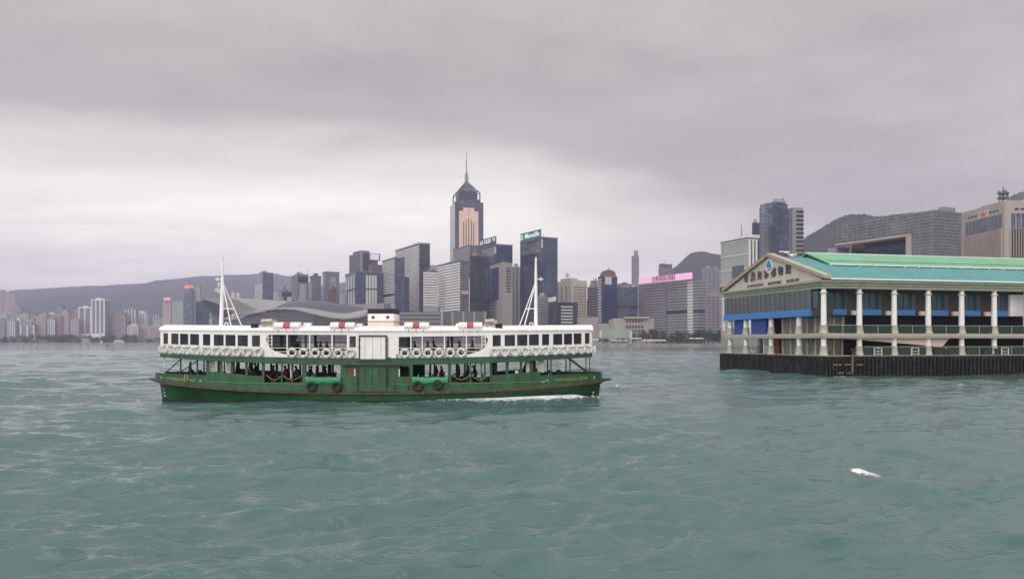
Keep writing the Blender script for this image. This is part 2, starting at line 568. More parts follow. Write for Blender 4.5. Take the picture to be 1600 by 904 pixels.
def haze():
    mb = MB()
    mb.box(-8600, 8600, -230, 8100, -1.2, 730)
    m = bpy.data.materials.new('haze_air')
    m.use_nodes = True
    t = m.node_tree
    t.nodes.remove(t.nodes['Principled BSDF'])
    v = N(t, 'ShaderNodeVolumePrincipled')
    v.inputs['Color'].default_value = (0.74, 0.735, 1.0, 1)
    v.inputs['Density'].default_value = HAZE
    v.inputs['Anisotropy'].default_value = 0.0
    t.links.new(v.outputs[0], t.nodes['Material Output'].inputs['Volume'])
    o = mb.build('haze', m, None, kind='stuff')
    o['label'] = 'thin pale haze hanging over the harbour and the far hills'
    o.display_type = 'WIRE'
HAZE = 0.00013
haze()

# ================================================================== FERRY
m_white = mat('ferry_white_paint', (0.84, 0.82, 0.83), 0.42, 0.04, 0.9, dirt=(0.55, 0.48, 0.43), dirt_amt=0.28, dirt_scale=1.5, stretch=(1.8, 1, 0.45))
m_green = mat('ferry_green_paint', (0.023, 0.104, 0.044), 0.5, 0.36, 0.9, dirt=(0.070, 0.058, 0.036), dirt_amt=0.95, dirt_scale=1.5, stretch=(2.2, 1, 0.5))
m_belt = mat('ferry_belt_green', (0.036, 0.098, 0.064), 0.55, 0.28, 0.8, dirt=(0.035, 0.045, 0.032), dirt_amt=0.7, stretch=(1.8, 1, 0.6))
m_hull = mat('ferry_hull_green', (0.012, 0.072, 0.020), 0.45, 0.35, 0.7, dirt=(0.016, 0.014, 0.010), dirt_amt=0.75, dirt_scale=0.8, stretch=(0.8, 1, 1.0))
m_strake = mat('rubbing_strake_rust', (0.085, 0.055, 0.042), 0.8, 0.35, 1.3, dirt=(0.17, 0.14, 0.12), dirt_amt=0.6)
m_deck = mat('ferry_deck', (0.10, 0.09, 0.08), 0.8, 0.2, 1.0)
m_dark = mat('black_metal_and_shade', (0.012, 0.012, 0.014), 0.6, 0.3, 2.0)  # also colours the shade sheets behind the wharf piles
m_frame = mat('door_frame_dark', (0.07, 0.06, 0.075), 0.6, 0.2, 2.0)
m_rust = mat('rusty_edge', (0.055, 0.035, 0.025), 0.8, 0.4, 3.0)
m_pane = glass_mat('ferry_window_glass', (0.05, 0.055, 0.065), 0.30)
m_grey = mat('interior_grey', (0.22, 0.22, 0.23), 0.7, 0.1, 1.0)
m_bench = mat('bench_wood', (0.05, 0.03, 0.025), 0.6, 0.3, 3.0)
m_tarp = mat('green_tarp', (0.03, 0.29, 0.15), 0.5, 0.2, 2.5, bump=0.6)
m_cream = mat('funnel_cream', (0.74, 0.62, 0.48), 0.5, 0.08, 1.2)
m_rope = mat('tan_rope', (0.42, 0.33, 0.22), 0.9, 0.25, 8.0)
m_gold = mat('faded_gold_lettering', (0.36, 0.34, 0.14), 0.6, 0.3, 3.0)
m_red = mat('float_red', (0.46, 0.07, 0.09), 0.5, 0.12, 2.0)
m_beige = mat('deck_gear_beige', (0.50, 0.44, 0.36), 0.6, 0.2, 3.0)
m_rub = mat('tyre_rubber', (0.035, 0.030, 0.028), 0.85, 0.4, 4.0)
m_wood = mat('varnished_wood', (0.14, 0.06, 0.035), 0.5, 0.3, 3.0)

ferry = thing('passenger_ferry', 'green and white double ended ferry with two decks and starred funnel', 'ferry', (FX, FY, 0))
UL = 16.85
def ub(x):
    a = abs(x)
    return 4.2 if a < 8 else 4.2 - 2.25 * ((a - 8) / 8.85) ** 2
def s2(x, L=UL):
    return (x / L) ** 2
z_str = lambda x: 0.785 + 0.80 * s2(x, FL)
belt_top = lambda x: 3.42 + 0.40 * s2(x)
belt_bot = lambda x: 2.91 + 0.55 * s2(x)
win_lo = lambda x: 4.22 + 0.27 * s2(x)
win_hi = lambda x: 5.06 + 0.27 * s2(x)
ROOF_E = 5.42
roof_e = lambda x: ROOF_E + 0.10 * s2(x)
def fx(px, bf):
    """photo column -> ferry-local x on the near side"""
    x = 0.0
    for _ in range(12):
        x = PX(px, FY - bf(max(-18.1, min(18.1, x)))) - FX
    return x
def fz(py, x, bf):
    return PZ(py, FY - bf(x))

def side_wall(name, m, bf, x0, x1, zlo, zhi, ops, parent, sgn, th=0.07, step=0.5):
    """a curved side with openings; ops = list of (xa, xb, lo(x), hi(x), [extra xs])"""
    xs = {x0, x1}
    k = math.ceil((x1 - x0) / step)
    xs |= {x0 + (x1 - x0) * i / k for i in range(k + 1)}
    for o in ops:
        xs |= {o[0], o[1]}
        if len(o) > 4:
            xs |= set(o[4])
    xs = sorted(x for x in xs if x0 - 1e-6 <= x <= x1 + 1e-6)
    xs = [x for i, x in enumerate(xs) if i == 0 or x - xs[i - 1] > 0.004]
    mb = MB()
    def cell(xa, xb, la, lb, ha, hb):
        if ha - la < 0.004 and hb - lb < 0.004:
            return
        ya, yb = bf(xa), bf(xb)
        mb.hexa([(xa, sgn * ya, la), (xb, sgn * yb, lb), (xb, sgn * (yb - th), lb), (xa, sgn * (ya - th), la),
                 (xa, sgn * ya, ha), (xb, sgn * yb, hb), (xb, sgn * (yb - th), hb), (xa, sgn * (ya - th), ha)])
    for xa, xb in zip(xs, xs[1:]):
        mid = (xa + xb) / 2
        op = next((o for o in ops if o[0] <= mid <= o[1]), None)
        if op is None:
            cell(xa, xb, zlo(xa), zlo(xb), zhi(xa), zhi(xb))
        else:
            cell(xa, xb, zlo(xa), zlo(xb), max(op[2](xa), zlo(xa)), max(op[2](xb), zlo(xb)))
            cell(xa, xb, min(op[3](xa), zhi(xa)), min(op[3](xb), zhi(xb)), zhi(xa), zhi(xb))
    return mb.build(name, m, parent)

def strip(name, m, bf, x0, x1, zlo, zhi, yi, yo, parent, sgn, n=60):
    """a band that follows the side from inset yi to outset yo"""
    mb = MB()
    rings = []
    for i in range(n + 1):
        x = x0 + (x1 - x0) * i / n
        b = bf(x)
        rings.append([(x, sgn * (b + yo), zlo(x)), (x, sgn * (b + yo), zhi(x)), (x, sgn * (b - yi), zhi(x)), (x, sgn * (b - yi), zlo(x))])
    mb.loft(rings)
    return mb.build(name, m, parent)

# ---- hull below the strake, double ended
hb = MB()
rings = []
ns = 48
for i in range(ns + 1):
    x = -FL + 2 * FL * i / ns
    sc = 17.55 / FL
    b = max(hull_b(x), 0.05)
    t = abs(x) / FL
    bw = max(4.12 * max(1 - t ** 2.6, 0) ** 0.75, 0.05)
    zs = z_str(x)
    xi = math.copysign(min(abs(x), FL - 0.45), x) if abs(x) > FL - 0.5 else x
    half = [(b, zs, 1.0), (lerp(b, bw, 0.35), zs * 0.78, lerp(1, sc, 0.75)), (lerp(b, bw, 0.72), zs * 0.42, lerp(1, sc, 0.9)), (bw, 0.0, sc), (bw * 0.92, -0.45, sc * 0.995), (bw * 0.55, -0.9, sc * 0.98)]
    rings.append([(x * q, -w, z) for w, z, q in half] + [(x * q, w, z) for w, z, q in reversed(half)])
hb.loft(rings)
hull = hb.build('hull', m_hull, ferry, smooth=True)
for s in (-1, 1):
    mk = MB()
    for k in range(3):
        z = 0.28 + 0.27 * k
        x = s * (17.02 + 0.035 * k)
        t = abs(x) / 17.55
        w = 4.12 * max(1 - t ** 2.6, 0) ** 0.75
        mk.hexa([(x - 0.07, -w - 0.16, z), (x + 0.07, -w - 0.05, z), (x + 0.07, -w + 0.3, z), (x - 0.07, -w + 0.3, z), (x - 0.07, -w - 0.16, z + 0.13), (x + 0.07, -w - 0.05, z + 0.13), (x + 0.07, -w + 0.3, z + 0.13), (x - 0.07, -w + 0.3, z + 0.13)])
    mk.build('draft_mark', m_white, hull)
# dark fouled boot-top along the waterline
for s in (-1, 1):
    q = MB(); rg = []
    for i in range(61):
        x = -17.4 + 34.8 * i / 60
        t = abs(x) / 17.55
        w_ = 4.12 * max(1 - t ** 2.6, 0) ** 0.75
        zt_ = 0.11 + 0.03 * math.sin(x * 2.1) + 0.02 * math.sin(x * 5.3)
        rg.append([(x, s * (w_ + 0.05), -0.3), (x, s * (w_ + 0.05), zt_), (x, s * (w_ - 0.1), zt_), (x, s * (w_ - 0.1), -0.3)])
    q.loft(rg); q.build('boot_top', mat('boot_top', (0.014, 0.013, 0.011), 0.6, 0.4, 1.5), hull)
# ---- rubbing strake with a pointed nose at each end
for s in (-1, 1):
    strip('rubbing_strake', m_strake, lambda x: max(hull_b(x), 0.02), -FL, FL, lambda x: z_str(x) - 0.11, lambda x: z_str(x) + 0.09, 0.03, 0.10, hull, s, 90)
for s in (-1, 1):
    st = MB()
    z = z_str(FL)
    st.hexa([(s * 17.6, -0.5, z - 0.16), (s * 18.55, -0.07, z - 0.03), (s * 18.55, 0.07, z - 0.03), (s * 17.6, 0.5, z - 0.16), (s * 17.6, -0.5, z + 0.12), (s * 18.55, -0.07, z + 0.13), (s * 18.55, 0.07, z + 0.13), (s * 17.6, 0.5, z + 0.12)])
    st.build('stem_nose', m_frame, hull)
# ---- main deck plating
dk = MB()
rg = []
for i in range(41):
    x = -17.6 + 35.2 * i / 40
    b = hull_b(x) - 0.06
    z = 1.22 + 0.45 * s2(x, FL)
    rg.append([(x, -b, z), (x, b, z), (x, b, z - 0.06), (x, -b, z - 0.06)])
dk.loft(rg)
dk.build('main_deck', m_deck, ferry)
DECK = lambda x: 1.22 + 0.45 * s2(x, FL)

# ---- lower side: bulwark, openings, cabin
XO = 12.75
bul_top = lambda x: 1.93 + 0.25 * s2(x, FL)
sill = lambda x: lerp(2.06, 2.40, max(0, min(1, (abs(x) - 8.5) / 4.2)))
deep = lambda x: 1.58 + 0.05 * s2(x)
mid_sill = lambda x: 2.02
def lower_ops(near):
    L = []
    def o(a, b, lo, hi=None):
        L.append((fx(a, hull_b), fx(b, hull_b), lo, hi or (lambda x: belt_bot(x) - 0.02)))
    if near:
        o(327, 343, sill); o(347, 360, sill); o(364, 383, sill); o(387, 409, sill)
        o(413, 472, deep)
        o(479, 532, mid_sill)
        o(541, 553, lambda x: 2.05, lambda x: 2.80)
        o(624, 640, lambda x: 2.03, lambda x: 2.80)
        o(645, 700, mid_sill)
        o(705, 765, deep)
        o(769, 790, sill); o(794, 812, sill); o(816, 829, sill); o(833, 850, sill)
    else:
        o(327, 343, sill); o(347, 383, sill); o(387, 409, sill); o(413, 472, deep); o(479, 532, deep)
        o(645, 700, deep); o(705, 765, deep); o(769, 790, sill); o(794, 829, sill); o(833, 850, sill)
    return L
for s in (-1, 1):
    wl = side_wall('lower_wall', m_green, hull_b, -XO, XO, lambda x: z_str(x) + 0.05, belt_bot, lower_ops(s < 0), ferry, s)
    for e in (-1, 1):
        a, b = sorted((e * XO, e * 17.75))
        bw_ = side_wall('bulwark', m_green, hull_b, a, b, lambda x: z_str(x) + 0.05, bul_top, [], ferry, s, 0.06, 0.3)
        strip('cap_rail', m_belt, hull_b, a, b, bul_top, lambda x: bul_top(x) + 0.05, 0.10, 0.04, bw_, s, 24)
    # knuckle moulding either side of the gangway door
    for a, b in ((-12.7, -2.1), (1.9, 12.7)):
        strip('knuckle_moulding', mat('moulding_light_green', (0.09, 0.24, 0.13), 0.5, 0.15, 2), hull_b, a, b, lambda x: 1.43 + 0.28 * s2(x), lambda x: 1.475 + 0.28 * s2(x), 0.0, 0.035, wl, s, 40)
    # opening posts and rails
    ps = MB()
    for px in (412, 440, 456, 474, 703, 735, 752, 767, 345, 385, 792, 831):
        x = fx(px, hull_b)
        y = s * (hull_b(x) - 0.10)
        ps.box(x - 0.05, x + 0.05, y - 0.04, y + 0.04, DECK(x), belt_bot(x))
    ps.build('deck_posts', m_belt, wl, kind='stuff')
    if s < 0:
        # pale curtains / door leaves in the cabin windows
        for px0, px1 in ((352, 357), (327, 333), (841, 850), (822, 828)):
            xa, xb = fx(px0, hull_b), fx(px1, hull_b)
            c = MB()
            y = -(hull_b((xa + xb) / 2) - 0.22)
            c.box(xa, xb, y, y + 0.05, sill(xa) - 0.1, belt_bot(xa))
            c.build('cabin_panel', m_beige, wl)
        for px0, px1 in ((452, 455), (805, 810), (357, 362)):
            xa, xb = fx(px0, hull_b), fx(px1, hull_b)
            c = MB()
            y = -(hull_b((xa + xb) / 2) - 0.3)
            c.box(xa, xb, y, y + 0.04, 1.9, 2.45)
            c.build('notice_board', m_white, wl)
        wd = MB()
        xa, xb = fx(541, hull_b), fx(553, hull_b)
        wd.box(xa, xb, -4.14, -4.10, 2.05, 2.80)
        for zz in (2.2, 2.45, 2.7):
            wd.box(xa, xb, -4.16, -4.14, zz, zz + 0.07)
        wd.build('wooden_panel', m_wood, wl)
        for px in (554.5, 624):
            b_ = MB()
            x = fx(px, hull_b)
            b_.box(x - 0.035, x + 0.035, -4.25, -4.19, 2.05, 2.60)
            b_.build('grab_bar', m_white, wl)
    # gangway door in the hull side
    xa, xb = fx(561, hull_b), fx(603, hull_b)
    dr = MB()
    y = -4.30 if s < 0 else 4.22
    dr.box(xa, xb, y, y + 0.08, 0.95, 2.72)
    d_o = dr.build('gangway_door', m_green, ferry)
    if s < 0:
        xm = (xa + xb) / 2
        q = MB(); q.box(xa - 0.10, xb + 0.10, -4.34, -4.22, 2.722, 2.82); q.build('door_rail', m_rust, d_o)
        for xx in (xa - 0.13, xb + 0.02):
            q = MB(); q.box(xx, xx + 0.10, -4.33, -4.22, 1.35, 2.70); q.build('door_post', m_rust, d_o)
        for xx in (xa + 0.45, xm, xb - 0.45):
            q = MB(); q.box(xx - 0.02, xx + 0.02, -4.318, -4.302, 1.25 + random.random() * 0.3, 2.70); q.build('door_seam', m_rust, d_o)
        q = MB(); q.box(xa - 0.4, xb + 1.0, -4.36, -4.21, 0.90, 0.948); q.build('door_sill', m_strake, d_o)
        # hinges and rusty brackets
        for px in (560, 638, 617):
            q = MB(); x = fx(px, hull_b); q.box(x - 0.05, x + 0.05, -4.28, -4.19, 1.05, 1.42); q.build('bracket', m_rust, wl)
        q = MB(); q.box(fx(536, hull_b), fx(628, hull_b), -4.36, -4.21, 2.83, 2.89); q.build('sliding_rail', m_rust, wl)

# rolled tarpaulins over the openings
def tarp(p0, p1, lab):
    xa, xb = fx(p0, hull_b), fx(p1, hull_b)
    n = 22
    rr = []
    for i in range(n + 1):
        t = i / n
        x = lerp(xa, xb, t)
        h = 0.215 + 0.02 * math.sin(t * 21) + 0.015 * math.sin(t * 47)
        sag = -0.05 * math.sin(t * math.pi) + 0.02 * math.sin(t * 13)
        e = 0.93 if i in (0, n) else 1
        rr.append([(x, -4.31 + 0.10 * math.copysign(abs(math.cos(a)) ** 0.6, math.cos(a)) * e, 1.79 + sag + h * e * math.copysign(abs(math.sin(a)) ** 0.6, math.sin(a))) for a in [2 * math.pi * k / 12 for k in range(12)]])
    mb = MB(); mb.loft(rr)
    o = mb.build('rolled_tarpaulin', m_tarp, None, smooth=True)
    o.location = (FX, FY, 0)
    tag(o, lab, 'tarpaulin')
tarp(478, 533, 'bright green rolled tarpaulin on ferry side astern of gangway door')
tarp(644, 700, 'bright green rolled tarpaulin on ferry side between gangway door and bow')

# ---- belt between the decks and upper deck floor
for s in (-1, 1):
    strip('belt', m_belt, ub, -UL, UL, belt_bot, belt_top, 0.12, 0.05, ferry, s, 70)
for e in (-1, 1):
    q = MB(); x = e * UL; b = ub(UL)
    q.box(min(x, x - e * 0.1), max(x, x - e * 0.1), -b - 0.03, b + 0.03, belt_bot(UL), belt_top(UL) - 0.003)
    q.build('end_belt', m_belt, ferry)
fl = MB(); rg = []
for i in range(41):
    x = -UL + 2 * UL * i / 40
    b = ub(x) - 0.12
    z = belt_top(x) - 0.22
    rg.append([(x, -b, z), (x, b, z), (x, b, z - 0.08), (x, -b, z - 0.08)])
fl.loft(rg); fl.build('upper_deck_floor', m_grey, ferry)
UDECK = lambda x: belt_top(x) - 0.22

# ---- upper side walls with windows
def pw(pts):
    return lambda x: interp(x, pts)
cl = [(fx(p, ub), PZ(y, FY - 4.2)) for p, y in ((416, 531), (418, 537), (422, 543), (430, 548.5), (440, 551.8), (449, 553.5), (542, 554))]
ch_ = [(fx(p, ub), PZ(y, FY - 4.2)) for p, y in ((416, 529.5), (417.5, 525), (421, 522.8), (426, 522.5), (542, 523))]
crr = [(fx(p, ub), PZ(y, FY - 4.2)) for p, y in ((623, 554), (728, 553.5), (738, 551.8), (748, 548.5), (757, 543), (760.5, 537), (762.5, 531))]
chr_ = [(fx(p, ub), PZ(y, FY - 4.2)) for p, y in ((623, 526), (640, 525.8), (752, 524.5), (758, 525), (761, 527), (762.5, 529.5))]
wins_l = [(255.4, 262.6), (267.6, 279), (281.2, 294.2), (297, 311), (317, 328.5), (334, 349.5), (352.2, 368), (371.3, 387.4), (393.7, 406.2)]
wins_r = [(769.8, 782.5), (788.5, 804.7), (808, 824), (826.5, 842), (847, 858), (864.2, 878.5), (881.2, 893.8), (896.5, 908.5), (914, 921)]
UW = {}
for s in (-1, 1):
    ops = []
    panes = []
    for a, b in wins_l + wins_r:
        xa, xb = fx(a, ub), fx(b, ub)
        ops.append((xa, xb, win_lo, win_hi))
        panes.append((xa, xb))
    ops.append((fx(416, ub), fx(542, ub), pw(cl), pw(ch_), [p[0] for p in cl + ch_] + [fx(416 + k * 1.2, ub) for k in range(26)]))
    ops.append((fx(623, ub), fx(762.5, ub), pw(crr), pw(chr_), [p[0] for p in crr + chr_] + [fx(762.5 - k * 1.2, ub) for k in range(26)]))
    xa, xb = fx(546, ub), fx(556, ub)
    ops.append((xa, xb, win_lo, win_hi))
    panes.append((xa, xb))
    w = side_wall('upper_wall', m_white, ub, -UL, UL, lambda x: belt_top(x) + 0.002, roof_e, ops, ferry, s)
    UW[s] = w
    for xa, xb in panes:
        q = MB()
        ya, yb = s * (ub(xa) - 0.05), s * (ub(xb) - 0.05)
        q.hexa([(xa, ya, win_lo(xa)), (xb, yb, win_lo(xb)), (xb, yb - s * 0.012, win_lo(xb)), (xa, ya - s * 0.012, win_lo(xa)), (xa, ya, win_hi(xa)), (xb, yb, win_hi(xb)), (xb, yb - s * 0.012, win_hi(xb)), (xa, ya - s * 0.012, win_hi(xa))])
        q.build('window_pane', m_pane, w)
    # open gallery: posts and rails
    for pxs, p0, p1 in (((448.5, 483.7, 518.7), 424, 542), ((642, 660, 694.5, 728.7), 623, 753)):
        for px in pxs:
            x = fx(px, ub); q = MB(); y = s * (ub(x) - 0.04)
            q.box(x - 0.045, x + 0.045, y - 0.03, y + 0.03, 3.6, 5.2)
            q.build('gallery_post', m_white, w)
        for z in (4.17, 3.90):
            xa, xb = fx(p0, ub), fx(p1, ub)
            q = MB(); q.tube([(lerp(xa, xb, t), s * (ub(lerp(xa, xb, t)) - 0.04), z) for t in (0, 0.25, 0.5, 0.75, 1)], 0.028)
            q.build('gallery_rail', m_white, w)
    for p0, p1 in ((418.5, 424.5), (753, 758.5)):
        q = MB(); xa, xb = fx(p0, ub), fx(p1, ub); y = s * 4.13
        for x in ((xa, xb)):
            q.box(x - 0.03, x + 0.03, y - 0.03, y + 0.03, 4.15, 5.15)
        for z in (4.42, 4.68, 4.94):
            q.box(xa, xb, y - 0.025, y + 0.025, z, z + 0.045)
        q.build('ladder', m_white, w)
    # upper gangway door
    xa, xb = fx(563, ub), fx(602.5, ub)
    y0 = -4.27 if s < 0 else 4.22
    q = MB()
    for k in range(4):
        c0, c1 = lerp(xa, xb, (0, 0.19, 0.5, 0.82)[k]), lerp(xa, xb, (0.19, 0.5, 0.82, 1)[k])
        q.box(c0 + 0.012, c1 - 0.012, y0, y0 + 0.05, 3.35, 5.02)
    d_o = q.build('gangway_door', m_white, ferry)
    if s < 0:
        q = MB(); q.box(xa - 0.06, xb + 0.06, -4.258, -4.205, 3.35, 5.02); q.build('door_back', m_frame, d_o)
        q = MB(); q.box(xa - 0.09, xb + 0.09, -4.33, -4.20, 5.024, 5.14); q.build('door_rail', m_frame, d_o)
        for xx in (xa - 0.10, xb + 0.04):
            q = MB(); q.box(xx, xx + 0.055, -4.30, -4.20, 3.35, 5.02); q.build('door_post', m_frame, d_o)
            for zz in (4.25, 4.75):
                q = MB(); q.box(xx - 0.07, xx + 0.14, -4.32, -4.301, zz, zz + 0.04); q.build('door_hinge', m_frame, d_o)
        q = MB(); x_ = fx(606, ub); q.tube([(x_, -4.24, 3.5), (x_, -4.24, 5.0)], 0.025); q.build('pipe', m_frame, w)
        q = MB(); q.box(fx(603, ub), fx(610, ub), -4.34, -4.2, 3.36, 3.48); q.build('cleat', m_frame, w)
        q = MB(); q.box(fx(620, ub), fx(621, ub), -4.34, -4.2, 3.36, 3.72); q.build('cleat', m_frame, w)
        q = MB(); q.box(fx(556, hull_b), fx(612, hull_b), -4.34, -4.252, 3.20, 3.26); q.build('belt_rail', m_frame, w)
for e in (-1, 1):
    q = MB(); x = e * UL; b = ub(UL)
    xo = (min(x, x - e * 0.06), max(x, x - e * 0.06))
    for y0, y1, z0, z1 in ((-b + 0.07, b - 0.07, belt_top(UL), win_lo(UL)), (-b + 0.07, b - 0.07, win_hi(UL), roof_e(UL)), (-b + 0.07, -b + 0.3, win_lo(UL) + 0.002, win_hi(UL) - 0.002), (b - 0.3, b - 0.07, win_lo(UL) + 0.002, win_hi(UL) - 0.002), (-0.1, 0.1, win_lo(UL) + 0.002, win_hi(UL) - 0.002)):
        q.box(xo[0], xo[1], y0, y1, z0, z1)
    wv = q.build('end_wall', m_white, ferry)
    for y0, y1 in ((-b + 0.3, -0.1), (0.1, b - 0.3)):
        q = MB(); q.box(x - e * 0.03 - 0.006, x - e * 0.03 + 0.006, y0, y1, win_lo(UL), win_hi(UL)); q.build('window_pane', m_pane, wv)
    q = MB(); q.box(min(x, x + e * 0.35), max(x, x + e * 0.35), -1.5, 1.5, belt_top(UL) + 0.02, belt_top(UL) + 0.5); q.build('end_balcony', m_white, wv)
    # posts and braces that carry the overhanging end
    for s in (-1, 1):
        q = MB(); q.tube([(e * 16.7, s * 1.55, bul_top(16.7) - 0.2), (e * 16.7, s * 1.55, belt_bot(UL) + 0.05)], 0.045); q.build('end_post', m_white if e < 0 else m_belt, ferry)
        q = MB(); q.tube([(e * 16.6, s * 1.5, bul_top(16.7) + 0.1), (e * 15.0, s * 2.1, belt_bot(15) + 0.1)], 0.045); q.build('brace', m_belt, ferry)
        for xx in (13.6, 15.1):
            q = MB(); bb = hull_b(xx) - 0.25; q.tube([(e * xx, s * bb, DECK(xx)), (e * xx, s * bb, belt_bot(xx) + 0.1)], 0.06); q.build('deck_post', m_belt, ferry)
# ---- roof: cambered, rounded at the edge
rf = MB(); rg = []
for i in range(61):
    x = -UL - 0.08 + (2 * UL + 0.16) * i / 60
    b = ub(max(-UL, min(UL, x)))
    z = roof_e(max(-UL, min(UL, x)))
    half = [(b - 0.05, z - 0.02), (b + 0.07, z - 0.01), (b + 0.08, z + 0.07), (b + 0.02, z + 0.17), (b - 0.14, z + 0.27), (b - 0.40, z + 0.34), (b * 0.5, z + 0.46)]
    rg.append([(x, -w, h) for w, h in half] + [(x, 0, z + 0.50)] + [(x, w, h) for w, h in reversed(half)])
rf.loft(rg)
roof = rf.build('roof', m_white, ferry, smooth=True)
RT = lambda x: roof_e(x) + 0.5

# ---- funnel with stars
def rrect(w, d, r, n=5):
    pts = []
    for cx, cy_, a0 in ((w - r, d - r, 0), (-w + r, d - r, 90), (-w + r, -d + r, 180), (w - r, -d + r, 270)):
        for k in range(n + 1):
            a = math.radians(a0 + 90 * k / n)
            pts.append((cx + r * math.cos(a), cy_ + r * math.sin(a)))
    return pts
fxc = PX(595, 62.6) - FX
Fz = lambda py: PZ(py, 62.6)
rp = rrect(1.055, 1.45, 0.16)
q = MB(); q.loft([[(fxc + x, y, z) for x, y in rp] for z in (5.7, Fz(502))])
fun = q.build('funnel', m_cream, ferry, smooth=True)
q = MB(); q.loft([[(fxc + x * 1.005, y * 1.005, z) for x, y in rp] for z in (Fz(501.6), Fz(489.5))]); fw = q.build('funnel_band', m_white, fun, smooth=True)
q = MB(); q.loft([[(fxc + x * 1.015, y * 1.015, z) for x, y in rp] for z in (Fz(502.3), Fz(501.4))]); q.build('funnel_line', m_dark, fun)
q = MB(); q.loft([[(fxc + x * 1.02, y * 1.02, z) for x, y in rp] for z in (Fz(489.6), Fz(482.2))] + [[(fxc + x * 0.9, y * 0.9, Fz(482.2) - 0.02) for x, y in rp]]); q.build('funnel_top', m_dark, fun, smooth=True)
for px in (582.8, 605.7):
    q = MB(); star(q, PX(px, 62.6) - FX, Fz(495.4), -1.49, 0.185, 0.03); q.build('star_emblem', m_dark, fun)

# ---- masts
def mast(px, topy, sgn):
    mx = PX(px, FY) - FX
    zt = PZ(topy, FY)
    q = MB(); q.tube([(mx - 0.06 * 0 - (0.1 if sgn > 0 else 0), 0, RT(mx) - 0.1), (mx, 0, lerp(6, zt, 0.6)), (mx, 0, zt)], [0.16, 0.13, 0.08], 10)
    ma = q.build('mast', m_white, ferry, smooth=True)
    q = MB(); q.box(mx - 0.12, mx + 0.12, -0.12, 0.12, zt, zt + 0.06); q.cyl(mx, 0, zt + 0.06, zt + 0.22, 0.06); q.build('mast_light', m_white, ma)
    zb = PZ(440, FY)
    zc = PZ(482, FY)
    for dx, dy in ((0.95, -0.7), (1.35, 0.7)):
        q = MB(); q.tube([(mx, 0, zb), (mx + sgn * dx, dy, RT(mx) - 0.12)], 0.05); q.build('mast_leg', m_white, ma)
    q = MB(); q.tube([(mx, 0, zc), (mx + sgn * 0.78, 0.2, zc)], 0.045); q.build('crossbar', m_white, ma)
    q = MB(); q.tube([(mx - sgn * 0.6, 0, PZ(436, FY)), (mx + 0.1, 0, PZ(436, FY))], 0.04); q.tube([(mx - sgn * 0.4, 0, PZ(437.5, FY) - 0.05), (mx - sgn * 0.4, 0, PZ(433, FY))], 0.05); q.build('yard', m_white, ma)
    q = MB(); q.torus((mx + sgn * 0.38, -0.15, RT(mx) + 0.06), 0.14, 0.04, 12, 6); q.build('vent_cowl', m_white, ma)
    return ma, mx
ma, mx = mast(347.5, 403, 1)
for z, l in ((452, 0.55), (454.5, 0.6), (457, 0.35)):
    q = MB(); q.tube([(mx, 0, PZ(z, FY)), (mx - l, -0.1, PZ(z, FY) + 0.02)], 0.03); q.build('lamp_bracket', m_white, ma)
q = MB(); q.tube([(mx - 0.35, 0, PZ(449, FY)), (mx - 0.22, 0, PZ(441, FY))], 0.03); q.tube([(mx - 0.5, 0, PZ(443.5, FY)), (mx - 0.1, 0, PZ(443.5, FY))], 0.02); q.build('antenna', m_white, ma)
mast(837.3, 406, -1)
# wires from the masts over the roof
for a, b in (((-13.0, 0, 10.2), (fxc - 1, -0.3, 7.0)), ((12.5, 0, 10.2), (fxc + 1, -0.3, 7.0))):
    pass

# ---- gear on the roof: float racks (buoyant apparatus), loudhailers, lamp screens
def float_box(px0, px1, lab):
    xa, xb = fx(px0, ub), fx(px1, ub)
    y = -(ub((xa + xb) / 2) - 0.42)
    t = thing('buoyant_float', lab, 'life float', (FX + (xa + xb) / 2, FY + y, 5.46), 0, 'life floats racked along the roof edge')
    L = (xb - xa) / 2
    hexp = [(-0.42, 0.34), (-0.34, 0.56), (0.0, 0.66), (0.34, 0.56), (0.42, 0.34), (0.34, 0.14), (-0.34, 0.14)]
    cuts = [-L, -L * 0.27, L * 0.24, L]
    for k, (c0, c1) in enumerate(zip(cuts, cuts[1:])):
        g = 0.012
        q = MB(); e0 = 0.93 if k == 0 else 1; e1 = 0.93 if k == 2 else 1
        q.loft([[(c0 + g, p * e0, z) for p, z in hexp], [(c1 - g, p * e1, z) for p, z in hexp]])
        q.build('float_section', m_red if k == 1 else m_white, t)
    q = MB()
    for x in (-L * 0.6, 0, L * 0.6):
        q.box(x - 0.04, x + 0.04, -0.45, 0.45, 0.06, 0.13)
        q.tube([(x, -0.44, 0.1), (x, -0.52, -0.06)], 0.035)
    q.box(-L, L, -0.46, -0.42, 0.02, 0.07)
    q.build('cradle', m_grey, t)
    q = MB()
    n = 7
    for k in range(n):
        x0, x1 = -L + 2 * L * k / n, -L + 2 * L * (k + 1) / n
        q.tube([(x0, -0.45, 0.26), (lerp(x0, x1, 0.25), -0.49, 0.15), (lerp(x0, x1, 0.5), -0.50, 0.11), (lerp(x0, x1, 0.75), -0.49, 0.15), (x1, -0.45, 0.26)], 0.018, 5)
    q.build('grab_line', m_grey, t, kind='stuff')
float_box(427, 468, 'white life float with red middle beside beige gear near stern black lamp screen')
float_box(515, 553, 'white life float with red middle on roof between funnel and stern rack')
float_box(631, 669.5, 'white life float with red middle on roof just forward of funnel')
float_box(716, 753.5, 'white life float with red middle beside beige gear near bow mast')
